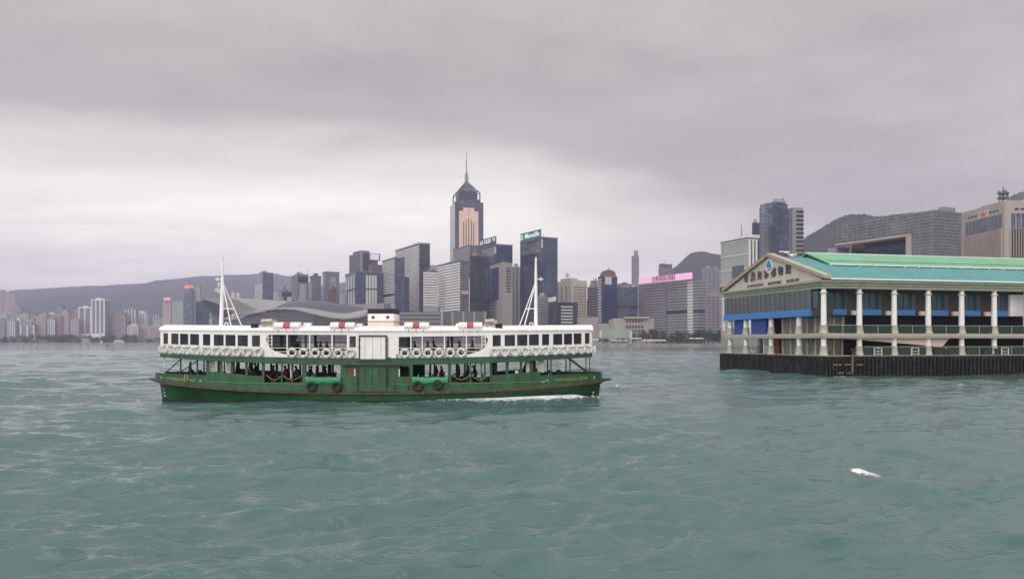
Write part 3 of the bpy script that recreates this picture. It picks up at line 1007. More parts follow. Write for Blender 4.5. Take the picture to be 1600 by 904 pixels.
for p0, p1, y0, y1 in ((470, 481, 504, 510.5), (554, 562, 505, 511), (711, 715, 505, 512), (398, 401, 502, 503)):
    xa, xb = fx(p0, ub), fx(p1, ub)
    if p0 == 398:
        continue
    q = MB(); yy = -3.5; q.box(xa, xb, yy, yy + 0.6, 5.72, PZ(y0, FY - 3.5)); q.box(xa + 0.05, xa + 0.2, yy - 0.05, yy, 5.8, 5.95); q.build('roof_locker', m_white, roof)
def loudgear(p0, p1, s):
    xa, xb = fx(p0, ub), fx(p1, ub)
    t = thing('roof_winch', 'beige winch on legs beside black lamp screen at %s end of roof' % ('bow' if s > 0 else 'stern'), 'winch', (FX + (xa + xb) / 2, FY - 3.55, 5.66))
    L = (xb - xa) / 2
    q = MB()
    for x in (-L * 0.8, L * 0.8):
        for y in (-0.3, 0.3):
            q.tube([(x, y, 0), (x * 0.8, y, 0.35)], 0.035)
    q.tube([(-L * 0.9, -0.35, -0.12), (-L * 0.3, -0.4, 0.28)], 0.03)
    q.tube([(L * 0.9, -0.35, -0.12), (L * 0.3, -0.4, 0.28)], 0.03)
    q.box(-L, L, -0.32, 0.32, 0.3, 0.36); q.build('stand', m_beige, t)
    q = MB(); q.loft([[(-L * 0.9, 0.32 * math.cos(a), 0.52 + 0.18 * math.sin(a)) for a in [k * 0.628 for k in range(10)]], [(L * 0.5, 0.32 * math.cos(a), 0.54 + 0.2 * math.sin(a)) for a in [k * 0.628 for k in range(10)]]])
    q.build('drum', m_beige, t, smooth=True)
    q = MB(); q.box(L * 0.45, L * 0.95, -0.25, 0.25, 0.365, 0.62); q.build('motor', m_beige, t)
loudgear(404, 428, -1)
loudgear(757, 777, 1)
for p0, p1, e in ((391.5, 403, 'stern'), (774, 785, 'bow')):
    xa, xb = fx(p0, ub), fx(p1, ub)
    q = MB(); q.box(xa, xb, -0.04, 0.04, 0, 0.52); q.box(xa, xa + 0.06, 0.04, 0.5, 0, 0.52); q.box(xa, xb, 0.04, 0.5, 0.0, 0.05)
    o = q.build('lamp_screen', m_dark, None)
    o.location = (FX, FY - (4.05), 5.46 + 0.03)
    tag(o, 'black open lamp screen box on the roof edge towards the ferry %s' % e, 'lamp screen')

# ---- inside: casings, benches, pillars
q = MB(); q.box(-2.2, 2.4, -1.3, 1.3, 1.28, 3.1); q.build('engine_casing', m_green, ferry)
q = MB(); q.box(-1.9, 2.0, -1.2, 1.2, 3.25, 5.5); q.build('funnel_casing', m_white, ferry)
bench = MB(); bench.box(-0.22, 0.22, -0.9, 0.9, 0.36, 0.42); bench.box(-0.24, -0.19, -0.9, 0.9, 0.42, 0.86); bench.box(-0.2, 0.2, -0.85, -0.80, 0.0, 0.36); bench.box(-0.2, 0.2, 0.80, 0.85, 0.0, 0.36)
bme = bench.mesh('bench', m_bench)
for lv in (0, 1):
    x = -11.6 if lv else -11.0
    while x < 11.8:
        if abs(x) > 2.9:
            for y in (-2.75, 2.6):
                if abs(x) > 9.5 and lv == 0 and False:
                    continue
                o = link('bench', bme, ferry)
                yy = y * min(1, (ub(x) if lv else hull_b(x)) / 4.2)
                o.location = (x, yy, UDECK(x) if lv else DECK(x))
        x += 1.15
pl = MB()
for x in (-13.2, -9.2, -5.6, 5.6, 9.2, 13.2):
    for y in (-1.6, 1.6):
        pl.box(x - 0.06, x + 0.06, y - 0.06, y + 0.06, UDECK(x), 5.6)
pl.build('upper_pillars', m_grey, ferry, kind='stuff')
pl = MB()
for x in (-12.4, -9.3, -6.9, -4.2, 4.2, 6.9, 9.3, 12.4):
    for y in (-1.7, 1.7):
        pl.box(x - 0.07, x + 0.07, y - 0.07, y + 0.07, DECK(x), 3.2)
pl.build('lower_pillars', m_belt, ferry, kind='stuff')
# deck machinery on the open ends
for e in (-1, 1):
    q = MB(); q.box(-0.9, 0.9, -0.5, 0.5, 0, 0.45); q.cyl(-0.3, -0.2, 0.45, 0.72, 0.18); q.cyl(0.5, -0.2, 0.45, 0.62, 0.14)
    o = q.build('mooring_winch', m_dark, ferry); o.location = (e * 15.6, -0.9, DECK(15.6) + 0.02)
    for xx in (14.2, 13.5):
        q = MB(); q.lathe(0, 0, [(0.16, 0), (0.13, 0.08), (0.13, 0.85), (0.2, 0.9), (0.2, 0.98), (0.1, 1.02)], 10); o = q.build('bollard', m_dark, ferry); o.location = (e * xx, -(hull_b(xx) - 0.45), DECK(xx) - 0.02)
    q = MB(); x0, x1 = e * 12.9, e * 17.2
    for z in (0.22, 0.4):
        q.tube([(lerp(x0, x1, t), -(hull_b(lerp(x0, x1, t)) - 0.1), bul_top(lerp(x0, x1, t)) + z * (0.4 + 0.6 * t)) for t in (0.45, 0.6, 0.8, 1)], 0.02)
    q.build('end_rail', m_dark, ferry)
q = MB(); x = fx(292, hull_b); y = -(hull_b(x) + 0.05)
q.tube([(x - 0.1, y, 2.15), (x - 0.14, y - 0.05, 1.8), (x - 0.05, y - 0.06, 1.55), (x + 0.06, y - 0.05, 1.75), (x + 0.08, y, 2.15)], 0.04); q.build('mooring_rope', m_rope, ferry, smooth=True)
q = MB(); x = fx(855, hull_b); y = -(hull_b(x) + 0.05)
q.tube([(x + 0.1, y + 0.03, 2.2), (x + 0.05, y - 0.05, 1.75), (x - 0.3, y - 0.07, 1.55), (x - 0.5, y - 0.05, 1.6)], 0.04); q.build('mooring_rope', m_rope, ferry, smooth=True)
# lengths of rope swagged across the low openings
for p0, p1 in ((415, 440), (440, 472), (706, 735), (735, 764)):
    xa, xb = fx(p0, hull_b), fx(p1, hull_b)
    q = MB(); q.tube([(lerp(xa, xb, t), -4.08 + (4.2 - hull_b(xa)), 2.15 - 0.38 * math.sin(math.pi * t)) for t in (0, 0.15, 0.3, 0.5, 0.7, 0.85, 1)], 0.022); q.build('rope_barrier', m_rope, ferry, smooth=True)
# ship's name in faded gold on both bows
for pxc, flip in ((893, 1), (281, 1)):
    me = text_mesh('name_lettering', 'TWINKLING STAR', 0.30, m_gold, 0.006, 1.12)
    xc = fx(pxc, hull_b)
    for v in me.vertices:
        x = xc + v.co.x
        v.co.y = -(hull_b(x) + 0.012) + v.co.y
        v.co.z = v.co.z + (z_str(x) + bul_top(x)) / 2 - 0.07
        v.co.x = x
    link('name_lettering', me, ferry)
    for d in (-1.85, 1.85):
        q = MB(); x = xc + d; star(q, x, (z_str(x) + bul_top(x)) / 2 + 0.03, -(hull_b(x) + 0.03), 0.15, 0.05); q.build('name_star', m_gold, ferry)

# ---- life rings
ring = MB(); ring.torus((0, 0, 0), 0.275, 0.095, 22, 8)
m_ring = mat('life_ring_white', (0.74, 0.72, 0.72), 0.55, 0.10, 4.0, dirt=(0.45, 0.42, 0.41), dirt_amt=0.4, dirt_scale=6.0)
rme = ring.mesh('life_ring', m_ring, True)
gl = MB()
for k in range(4):
    a0 = math.pi / 4 + k * math.pi / 2
    gl.tube([(0.38 * math.cos(a0 + t) * (1 + 0.10 * math.sin(t * 2)), -0.03, 0.38 * math.sin(a0 + t) * (1 + 0.10 * math.sin(t * 2))) for t in (0, 0.26, 0.52, 0.785, 1.05, 1.31, 1.57)], 0.014, 4)
    c, s_ = math.cos(a0), math.sin(a0)
    gl.tube([(c * 0.16, -0.06, s_ * 0.16), (c * 0.275, -0.115, s_ * 0.275), (c * 0.39, -0.05, s_ * 0.39)], 0.03, 5)
gme = gl.mesh('grab_rope', mat('ring_rope', (0.45, 0.43, 0.42), 0.8, 0.1, 6))
rz_ = lambda x: 3.77 + 0.33 * s2(x)
wall_r = [256.8, 267.9, 279.2, 293, 307.7, 322.9, 338.7, 354.2, 370.8, 386.5, 404.5, 547.3, 632.8, 773.3, 789, 805, 821.4, 837.7, 852.9, 867.5, 882.2, 895.7, 908.5, 919.3]
rail_r = [457, 474.7, 493, 510.7, 528.7, 651.6, 668.9, 686.4, 703.7, 720.8]
for px in wall_r + rail_r:
    x = fx(px, ub)
    o = link('life_ring', rme)
    sl_ = (ub(x + 0.05) - ub(x - 0.05)) / 0.1
    o.location = (FX + x, FY - ub(x) - 0.115, rz_(x))
    o.rotation_euler = (0, random.uniform(-0.4, 0.4), -math.atan(sl_) * -1)
    if px in wall_r:
        tag(o, 'white life ring hung flat on the white wall of the ferry upper deck', 'life ring', 'life rings on the upper deck wall')
    else:
        tag(o, 'white life ring hung over the open gallery railing of the upper deck', 'life ring', 'life rings on the gallery railing')
    g = link('grab_rope', gme, o)

# ---- tyre fenders
ty = MB(); ty.torus((0, 0, 0), 0.29, 0.125, 22, 8)
tme = ty.mesh('tyre', m_rub, True)
ro = MB(); ro.tube([(0, -0.02, 0.40), (0.02, 0.02, 0.62), (0.03, 0.10, 0.85)], 0.03, 5)
rome = ro.mesh('hanging_rope', m_rope)
for px, py, side in ((487.5, 603.5, 'astern of'), (527, 603.5, 'astern of'), (653.3, 602.5, 'forward of'), (684.3, 600.5, 'forward of')):
    x = fx(px, hull_b)
    o = link('tyre_fender', tme)
    o.location = (FX + x, FY - hull_b(x) - 0.17, PZ(py, FY - 4.3))
    o.rotation_euler = (0, random.uniform(-1, 1), 0)
    o.rotation_euler = (0, 0, 0)
    tag(o, 'black tyre hanging under green tarpaulin %s the gangway door' % side, 'tyre', 'tyre fenders hanging on the ferry side')
    link('hanging_rope', rome, o)

# ================================================================== PASSENGERS
m_skin = mat('skin', (0.42, 0.26, 0.19), 0.55, 0.05, 5)
m_hair = mat('black_hair', (0.012, 0.010, 0.010), 0.6, 0.2, 20)
cloth = {'black': mat('cloth_black', (0.015, 0.015, 0.018), 0.9, 0.2, 10), 'navy': mat('cloth_navy', (0.02, 0.028, 0.06), 0.9, 0.2, 10), 'maroon': mat('cloth_maroon', (0.13, 0.02, 0.03), 0.9, 0.2, 10),
         'grey': mat('cloth_grey', (0.10, 0.10, 0.11), 0.9, 0.2, 10), 'brown': mat('cloth_brown', (0.09, 0.055, 0.035), 0.9, 0.2, 10), 'white': mat('cloth_white', (0.6, 0.6, 0.62), 0.9, 0.1, 10)}
def person_mesh(name, J, bones, root):
    names = list(J)
    me = bpy.data.meshes.new(name)
    me.from_pydata([J[n][0] for n in names], [(names.index(a), names.index(b)) for a, b in bones], [])
    o = bpy.data.objects.new(name, me)
    COL.objects.link(o)
    md = o.modifiers.new('skin', 'SKIN')
    md.use_smooth_shade = True
    for i, n in enumerate(names):
        sv = me.skin_vertices[0].data[i]
        r = J[n][1]
        sv.radius = r if isinstance(r, tuple) else (r, r)
        sv.use_root = (n == root)
    sb = o.modifiers.new('sub', 'SUBSURF')
    sb.levels = 2
    bpy.context.view_layer.update()
    r = bpy.data.meshes.new_from_object(o.evaluated_get(bpy.context.evaluated_depsgraph_get()))
    bpy.data.objects.remove(o)
    r.name = name
    for m in (cloth['black'], cloth['navy'], m_skin, m_hair):
        r.materials.append(m)
    hz = J['head'][0]
    for p in r.polygons:
        c = p.center
        if c.z > J['neck'][0][2] + 0.02:
            dx = c.x - hz[0]
            p.material_index = 3 if (c.z > hz[2] + 0.05 or dx < 0.025) and c.z > hz[2] - 0.10 else 2
        elif math.dist(c, J['hand_l'][0]) < 0.085 or math.dist(c, J['hand_r'][0]) < 0.085:
            p.material_index = 2
        elif (c.z < J['pelvis'][0][2] + 0.02 or (c.x > 0.2 and c.z < J['knee_l'][0][2] + 0.1 and J['knee_l'][0][0] > 0.2)):
            p.material_index = 1
        else:
            p.material_index = 0
    return r
BONES = [('pelvis', 'belly'), ('belly', 'chest'), ('chest', 'neck'), ('neck', 'head'), ('head', 'crown')] + \
        [(a + s, b + s) for s in ('_l', '_r') for a, b in (('shoulder', 'elbow'), ('elbow', 'hand'), ('hip', 'knee'), ('knee', 'ankle'), ('ankle', 'toe'))] + \
        [('chest', 'shoulder_l'), ('chest', 'shoulder_r'), ('pelvis', 'hip_l'), ('pelvis', 'hip_r')]
def seated(lean=0.0, turn=0.0, arm=0.0):
    J = {'pelvis': ((0, 0, 0.50), (0.18, 0.17)), 'belly': ((-0.02 + lean * 0.3, 0, 0.70), (0.19, 0.175)), 'chest': ((-0.03 + lean, 0, 0.92), (0.20, 0.17)), 'neck': ((0.0 + lean * 1.3, 0, 1.09), 0.055),
         'head': ((0.03 + lean * 1.5, turn * 0.02, 1.22), (0.10, 0.115)), 'crown': ((0.02 + lean * 1.5, 0, 1.31), (0.085, 0.10))}
    for s, k in (('_l', 1), ('_r', -1)):
        J['shoulder' + s] = ((-0.02 + lean, k * 0.20, 0.98), 0.09)
        J['elbow' + s] = ((0.08 + lean, k * 0.27, 0.70 + arm * 0.05), 0.072)
        J['hand' + s] = ((0.30, k * 0.13, 0.63 + arm * 0.25), 0.042)
        J['hip' + s] = ((0.06, k * 0.10, 0.49), 0.095)
        J['knee' + s] = ((0.46, k * 0.12, 0.51), 0.068)
        J['ankle' + s] = ((0.44, k * 0.12, 0.09), 0.048)
        J['toe' + s] = ((0.60, k * 0.13, 0.045), 0.04)
    return J
def standing(arm=0.0):
    J = {'pelvis': ((0, 0, 0.95), (0.15, 0.12)), 'belly': ((0, 0, 1.12), (0.145, 0.11)), 'chest': ((0, 0, 1.34), (0.17, 0.12)), 'neck': ((0.01, 0, 1.50), 0.055),
         'head': ((0.03, 0, 1.62), (0.082, 0.095)), 'crown': ((0.02, 0, 1.71), (0.07, 0.08))}
    for s, k in (('_l', 1), ('_r', -1)):
        J['shoulder' + s] = ((0, k * 0.19, 1.41), 0.07)
        J['elbow' + s] = ((0.02 + arm * 0.1, k * 0.25, 1.14), 0.05)
        J['hand' + s] = ((0.10 + arm * 0.3, k * 0.22, 0.92 + arm * 0.25), 0.042)
        J['hip' + s] = ((0, k * 0.10, 0.90), 0.095)
        J['knee' + s] = ((0.03, k * 0.11, 0.50), 0.068)
        J['ankle' + s] = ((0.0, k * 0.11, 0.09), 0.048)
        J['toe' + s] = ((0.15, k * 0.12, 0.045), 0.04)
    return J
PM = [person_mesh('person', seated(0.0), BONES, 'pelvis'), person_mesh('person', seated(0.10, 1, 0.6), BONES, 'pelvis'), person_mesh('person', seated(-0.05, -1, 0.2), BONES, 'pelvis')]
PS = [person_mesh('person', standing(0.2), BONES, 'pelvis'), person_mesh('person', standing(1.0), BONES, 'pelvis')]
def person(px, deck, y, mesh, top, low, face, lab, group=None, zoff=0.0):
    """face in degrees: 0 looks to +x"""
    x = PX(px, FY + y) - FX
    o = link('person', mesh)
    z = (UDECK(x) if deck else DECK(x)) + zoff
    o.location = (FX + x, FY + y, z)
    o.rotation_euler = (0, 0, math.radians(face))
    o.scale = (1.12, 1.2, 1.1)
    for i, m in ((0, cloth[top]), (1, cloth[low])):
        o.material_slots[i].link = 'OBJECT'
        o.material_slots[i].material = m
    return tag(o, lab, 'person', group)
GU, GL_ = 'passengers on the upper deck', 'passengers on the lower deck'
SEAT = 0.06
# lower deck
person(297, 0, -2.1, PS[0], 'navy', 'black', 20, 'person in dark clothes standing on the open stern deck', GL_, -0.28)
for px, y, c, m in ((427, -2.9, 'black', 0), (449, -3.0, 'maroon', 1), (466, -2.9, 'brown', 1), (486, -2.7, 'black', 0), (496.5, -2.5, 'navy', 2), (508, -2.6, 'black', 0)):
    person(px, 0, y, PM[m], c, 'black', 10 if m != 1 else 175, 'seated passenger in %s jacket in lower deck opening astern of gangway door' % ('dark' if c in ('black', 'navy') else c), GL_, 0.12)
for px, y, c, m in ((682, -2.6, 'black', 0), (690, -2.9, 'navy', 0), (715.5, -3.0, 'black', 2), (730, -2.9, 'black', 2), (743.5, -2.9, 'black', 1)):
    person(px, 0, y, PM[m], c, 'black', 175, 'seated passenger in dark jacket in lower deck opening forward of gangway door', GL_, 0.12)
person(371, 0, -2.4, PM[0], 'black', 'black', 10, 'passenger in black seated behind the stern cabin windows', GL_, 0.25)
person(392, 0, -2.4, PM[2], 'grey', 'black', 10, 'passenger in grey seated behind the stern cabin windows', GL_, 0.25)
person(402, 0, -1.0, PM[1], 'black', 'black', 190, 'passenger leaning forward behind the stern cabin windows', GL_, 0.25)
person(822, 0, -1.8, PS[1], 'black', 'black', 200, 'person in black standing inside the bow cabin', GL_, -0.2)
# upper deck
for px, y, c, m in ((461, -3.0, 'black', 1), (466.5, -2.6, 'maroon', 0), (494, -2.4, 'black', 0), (501, -2.8, 'navy', 0), (512, -2.8, 'black', 2)):
    person(px, 1, y, PM[m], c, 'black', 5, 'passenger in %s seated in the upper gallery astern of the white door' % ('dark clothes' if c != 'maroon' else 'maroon'), GU, 0.03)
for px, y, c, m in ((648, -2.8, 'black', 0), (667, -2.8, 'grey', 2), (681, -3.0, 'black', 1), (700, -2.8, 'maroon', 0), (718, -2.8, 'grey', 0), (737, -2.9, 'brown', 2)):
    person(px, 1, y, PM[m], c, 'black', 180, 'passenger in %s seated in the upper gallery forward of the white door' % {'black': 'black', 'grey': 'grey', 'maroon': 'maroon', 'brown': 'brown'}[c], GU, 0.03)
for px, y, c, m in ((803, -2.2, 'black', 0), (816, -2.0, 'navy', 2), (870, -1.0, 'black', 0), (886, -1.0, 'black', 1)):
    person(px, 1, y, PM[m], c, 'black', 180, 'passenger in dark clothes behind the glazed bow windows of the upper deck', GU, 0.08)

# ================================================================== PIER BUILDING (ferry-pier museum)
m_pwall = mat('pier_rendered_wall', (0.53, 0.485, 0.45), 0.8, 0.10, 0.5, dirt=(0.35, 0.32, 0.29), dirt_amt=0.35, dirt_scale=0.7, stretch=(1, 1, 0.4))
m_pcol = mat('pier_column_white', (0.84, 0.82, 0.82), 0.6, 0.05, 1.0, dirt=(0.55, 0.52, 0.48), dirt_amt=0.3)
m_pped = mat('pier_pedestal', (0.47, 0.46, 0.39), 0.8, 0.12, 1.5, dirt=(0.26, 0.26, 0.20), dirt_amt=0.4)
m_pent = mat('pier_entablature', (0.34, 0.36, 0.26), 0.8, 0.15, 0.8, dirt=(0.19, 0.20, 0.14), dirt_amt=0.5, stretch=(1, 1, 3))
m_teal2 = mat('teal_cover_tile', (0.18, 0.43, 0.43), 0.4, 0.2, 0.8, dirt=(0.26, 0.48, 0.46), dirt_amt=0.5, dirt_scale=2.0)
m_teal3 = mat('teal_cover_tile_dark', (0.05, 0.27, 0.275), 0.4, 0.2, 0.8)
m_teal = mat('teal_roof_tile', (0.020, 0.17, 0.175), 0.45, 0.22, 0.35, dirt=(0.10, 0.42, 0.40), dirt_amt=0.6, dirt_scale=1.2)
m_rgrn = mat('green_roof_sheet', (0.20, 0.46, 0.29), 0.5, 0.12, 0.3, dirt=(0.20, 0.46, 0.27), dirt_amt=0.5)
m_bluep = mat('blue_panel', (0.055, 0.20, 0.50), 0.5, 0.06, 0.4)
m_blued = mat('blue_poster', (0.02, 0.085, 0.33), 0.5, 0.15, 0.6)
m_pglass = mat('pier_curtain_glass', (0.075, 0.09, 0.095), 0.12, 0.25, 0.35, spec=0.6, stretch=(1, 1, 0.3))
m_pglass2 = mat('pier_window_glass', (0.028, 0.070, 0.085), 0.10, 0.3, 0.3, spec=0.6)
m_rail = glass_mat('pier_rail_glass', (0.03, 0.06, 0.05), 0.62)
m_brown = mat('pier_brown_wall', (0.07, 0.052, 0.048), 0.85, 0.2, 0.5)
m_pile = mat('pile_timber', (0.014, 0.013, 0.013), 0.85, 0.6, 1.6, dirt=(0.11, 0.095, 0.085), dirt_amt=0.55, dirt_scale=1.9, stretch=(1.6, 1.6, 0.35))  # vertical streaks: grime, and pale highlights put into the timber colour
m_pslab = mat('pier_slab', (0.44, 0.39, 0.34), 0.8, 0.12, 0.8, dirt=(0.30, 0.26, 0.22), dirt_amt=0.4)
m_pink = mat('stair_soffit', (0.66, 0.52, 0.46), 0.8, 0.06, 0.5)
m_sign = mat('pier_sign_letters', (0.085, 0.075, 0.07), 0.6, 0.1, 2)
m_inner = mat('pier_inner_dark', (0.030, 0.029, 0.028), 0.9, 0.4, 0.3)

pier = thing('pier_building', 'long colonnaded harbour pier building with teal tiled roof and gabled end', 'building', (PCX, PCY, 0), PTH)
PLEN, PWID = 62.0, 26.8
DZ, SZ0, SZ1 = 2.78, 5.2, 5.85
ENT0, ENT1 = 12.05, 13.15
def pbox(name, m, *a, parent=None, kind=None):
    q = MB(); q.box(*a)
    return q.build(name, m, parent or pier, kind=kind)
# wharf deck and piles
wharf = pbox('wharf_deck', m_pslab, -0.75, PLEN, -1.9, PWID + 1.0, DZ - 0.35, DZ)
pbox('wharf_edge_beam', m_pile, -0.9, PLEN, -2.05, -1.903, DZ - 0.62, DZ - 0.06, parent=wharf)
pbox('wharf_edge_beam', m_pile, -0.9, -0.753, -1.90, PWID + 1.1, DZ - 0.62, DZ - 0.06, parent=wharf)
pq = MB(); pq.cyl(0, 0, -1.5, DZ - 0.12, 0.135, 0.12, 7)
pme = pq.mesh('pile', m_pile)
k = 0
u = -1.05
while u < PLEN - 8:
    o = link('pile', pme, wharf); o.location = (u, -2.22 + random.uniform(-0.03, 0.03), random.uniform(-0.06, 0.03)); o.rotation_euler = (0, random.uniform(-0.012, 0.012), 0)
    u += 0.66 if u > 3 else 0.5
w = -1.7
while w < PWID + 1.2:
    o = link('pile', pme, wharf); o.location = (-1.10 + random.uniform(-0.03, 0.03), w, random.uniform(-0.06, 0.03))
    w += 0.46
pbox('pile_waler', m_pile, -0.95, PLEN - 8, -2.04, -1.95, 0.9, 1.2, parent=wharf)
pbox('under_deck_shade', m_dark, -0.6, PLEN - 8, -1.75, -1.6, -0.8, DZ - 0.36, parent=wharf)  # black sheet standing in for the shade behind the piles
pbox('under_deck_shade', m_dark, -0.6, -0.45, -1.58, PWID + 0.9, -0.8, DZ - 0.36, parent=wharf)  # same painted shade along the gable end
# pale worn fender boards beside the corner
m_fb = mat('worn_fender_board', (0.13, 0.115, 0.105), 0.9, 0.4, 2.0)
for u0, u1, z in ((-0.2, 1.1, 1.45), (1.6, 3.0, 1.48), (3.4, 4.4, 1.45), (0.6, 1.4, 0.35), (2.0, 2.8, 0.3)):
    pbox('fender_board', m_fb, u0, u1, -2.44, -2.38, z, z + 0.22, parent=wharf)
pbox('ladder_post', m_fb, 2.55, 2.85, -2.6, -2.45, 0.4, DZ + 0.15, parent=wharf)
# mid slab
slab = pbox('floor_slab', m_pslab, -0.55, PLEN, -0.75, PWID + 0.5, SZ0, SZ1)
pbox('slab_edge_moulding', m_pped, -0.62, PLEN, -0.83, -0.752, SZ0 + 0.28, SZ0 + 0.40, parent=slab)
pbox('slab_edge_moulding', m_pped, -0.62, -0.552, -0.74, PWID + 0.5, SZ0 + 0.28, SZ0 + 0.40, parent=slab)
pbox('slab_end', m_pslab, -0.5, 2.5, PWID + 0.502, PWID + 1.0, SZ0 + 0.05, SZ1 - 0.05, parent=slab)
# columns
def col_meshes():
    lo_p, lo_s = MB(), MB()
    lo_p.lathe(0, 0, [(0.58, DZ), (0.58, DZ + 0.25), (0.50, DZ + 0.32), (0.48, DZ + 1.2), (0.52, DZ + 1.28), (0.36, DZ + 1.3)], 12)
    lo_s.lathe(0, 0, [(0.36, DZ + 1.28), (0.36, SZ0 + 0.01)], 12)
    up_p, up_s, up_c = MB(), MB(), MB()
    up_p.lathe(0, 0, [(0.62, SZ1 - 0.01), (0.62, SZ1 + 0.2), (0.54, SZ1 + 0.28), (0.50, SZ1 + 1.05), (0.54, SZ1 + 1.12), (0.40, SZ1 + 1.14)], 12)
    up_s.lathe(0, 0, [(0.40, SZ1 + 1.1), (0.38, 9.0), (0.34, 11.4), (0.33, ENT0 + 0.01)], 14)
    up_c.lathe(0, 0, [(0.34, 11.30), (0.52, 11.42), (0.54, 11.50), (0.36, 11.56)], 14)
    return [(lo_s.mesh('column', m_pcol, True), [('pedestal', lo_p.mesh('pedestal', m_pped, True))]),
            (up_s.mesh('column', m_pcol, True), [('pedestal', up_p.mesh('pedestal', m_pped, True)), ('capital', up_c.mesh('capital', m_pcol, True))])]
CM = col_meshes()
def column(u, w, upper=True, lower=True):
    for on, (me, subs) in ((lower, CM[0]), (upper, CM[1])):
        if on:
            c = link('column', me, pier); c.location = (u, w, 0)
            for n, sm in subs:
                link(n, sm, c)
BAY = 5.6
for i in range(11):
    column(i * BAY, 0)
for i in range(11):
    column(i * BAY, PWID - 0.4)
for w in (5.9, 13.4, 21.1):
    column(0, w)
# slimmer upper stub columns show under the bay at the gable end; inner walls
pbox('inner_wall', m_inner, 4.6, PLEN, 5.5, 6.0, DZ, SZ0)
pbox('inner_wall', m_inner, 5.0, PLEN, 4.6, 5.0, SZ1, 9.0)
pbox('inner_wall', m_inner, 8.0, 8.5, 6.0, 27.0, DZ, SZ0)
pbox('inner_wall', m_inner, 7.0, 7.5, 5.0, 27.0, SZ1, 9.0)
m_stall = mat('weathered_glazing', (0.16, 0.17, 0.14), 0.25, 0.5, 0.8, spec=0.5)
pbox('glazed_screen', m_stall, 1.2, 4.6, 2.3, 2.5, DZ, SZ0 - 0.02)
pbox('glazed_screen', m_stall, 1.2, 1.4, 2.7, 12.6, DZ, SZ0 - 0.02)
pbox('glazed_screen', m_stall, 1.2, 5.0, 2.3, 2.5, SZ1, 8.5)
pbox('glazed_screen', m_stall, 1.2, 1.4, 2.7, 12.6, SZ1, 8.5)
for i in range(5):
    w = 3.4 + i * 2.1
    pbox('screen_post', m_pped, 1.02, 1.19, w, w + 0.22, DZ, SZ0 - 0.02); pbox('screen_post', m_pped, 1.02, 1.19, w, w + 0.22, SZ1, 8.45)
for i in range(3):
    u_ = 1.6 + i * 1.4
    pbox('screen_post', m_pped, u_, u_ + 0.16, 2.1, 2.29, SZ1, 8.45); pbox('screen_post', m_pped, u_, u_ + 0.16, 2.1, 2.29, DZ, SZ0 - 0.02)
pbox('red_door', mat('pier_red_door', (0.22, 0.06, 0.05), 0.7, 0.2, 1), 0.8, 1.0, 12.8, 13.9, DZ, SZ0 - 0.02)
st = MB()
for k in range(6):
    st.box(0.6, 0.8, 15.0, 16.6, DZ + 0.2 + 0.36 * k, DZ + 0.28 + 0.36 * k)
st.box(0.55, 0.62, 14.9, 15.0, DZ, SZ0 - 0.01); st.box(0.55, 0.62, 16.6, 16.7, DZ, SZ0 - 0.01)
st.build('slatted_gate', m_pcol, pier)
# blue posters under the bay
for a, b in ((22.3, 25.6), (15.4, 20.0)):
    pbox('blue_poster', m_blued, 0.3, 0.5, a, b, SZ1 + 0.05, 8.5)
# upper storey on the long side: wall with windows and blue aprons
uw = pbox('upper_wall', m_brown, 1.8, PLEN, 2.0, 2.4, 8.45, ENT0 + 0.4)
for i in range(10):
    u0 = i * BAY + 1.55
    pn = pbox('window', m_pglass2, u0, u0 + 3.4, 1.88, 1.998, 9.3, 11.55, parent=uw)
    pbox('blue_apron', m_bluep, u0, u0 + 3.4, 1.80, 1.998, 8.5, 9.28, parent=uw)
    pbox('window_mullion', m_brown, u0 + 1.45, u0 + 1.55, 1.82, 1.879, 9.3, 11.55, parent=uw)
    if i > 0:
        pbox('white_box', m_pcol, i * BAY + 0.12, i * BAY + 1.05, 1.6, 1.998, 8.5, 9.1, parent=uw)
pbox('white_panel', m_pcol, 6 * BAY - 1.3, 6 * BAY + 1.0, 1.5, 1.995, 8.5, 11.7, parent=uw)
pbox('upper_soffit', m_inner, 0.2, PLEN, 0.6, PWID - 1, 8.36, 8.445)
# glass railings between columns
for lv, z, h in ((0, DZ, 1.18), (1, SZ1, 1.1)):
    for i in range(10):
        a, b = i * BAY + 0.6, (i + 1) * BAY - 0.6
        if lv == 0 and i == 0:
            continue
        y = -0.25
        r = pbox('railing_panel', m_rail, a, b, y, y + 0.03, z + 0.08, z + h)
        q = MB(); q.box(a, b, y - 0.03, y + 0.06, z + h + 0.002, z + h + 0.06); q.box((a + b) / 2 - 0.03, (a + b) / 2 + 0.03, y - 0.03, y - 0.002, z, z + h)
        q.build('handrail', m_pped, r)
# gable end: glass bay with blue band
bay = pbox('glass_bay', m_pglass, -0.62, 0.9, 2.2, PWID + 0.5, 9.30, ENT0 - 0.02)
w = 2.2
k = 0
while w < PWID + 0.6:
    pbox('bay_mullion', mat('bay_mullion', (0.17, 0.18, 0.18), 0.6, 0.2, 2), -0.72, -0.622, w - 0.05, w + 0.05, 9.30, ENT0 - 0.03, parent=bay)
    w += 1.34
nb = 9
for k in range(nb):
    w0 = 2.2 + (PWID - 1.7) * k / nb
    w1 = 2.2 + (PWID - 1.7) * (k + 1) / nb
    pbox('blue_band_panel', m_bluep, -0.80, 0.9, w0 + 0.012, w1 - 0.012, 8.30, 9.29, parent=bay)
pbox('corner_window', m_pglass2, -0.45, 0.9, 0.75, 2.15, 9.3, ENT0 - 0.3)
pbox('corner_wall', m_brown, -0.35, 1.9, 0.6, 2.19, 8.3, 9.28)
# bay edge frame towards the back
pbox('edge_frame', m_pcol, -0.8, -0.5, PWID + 0.52, PWID + 0.75, 6.6, ENT0 + 0.2)
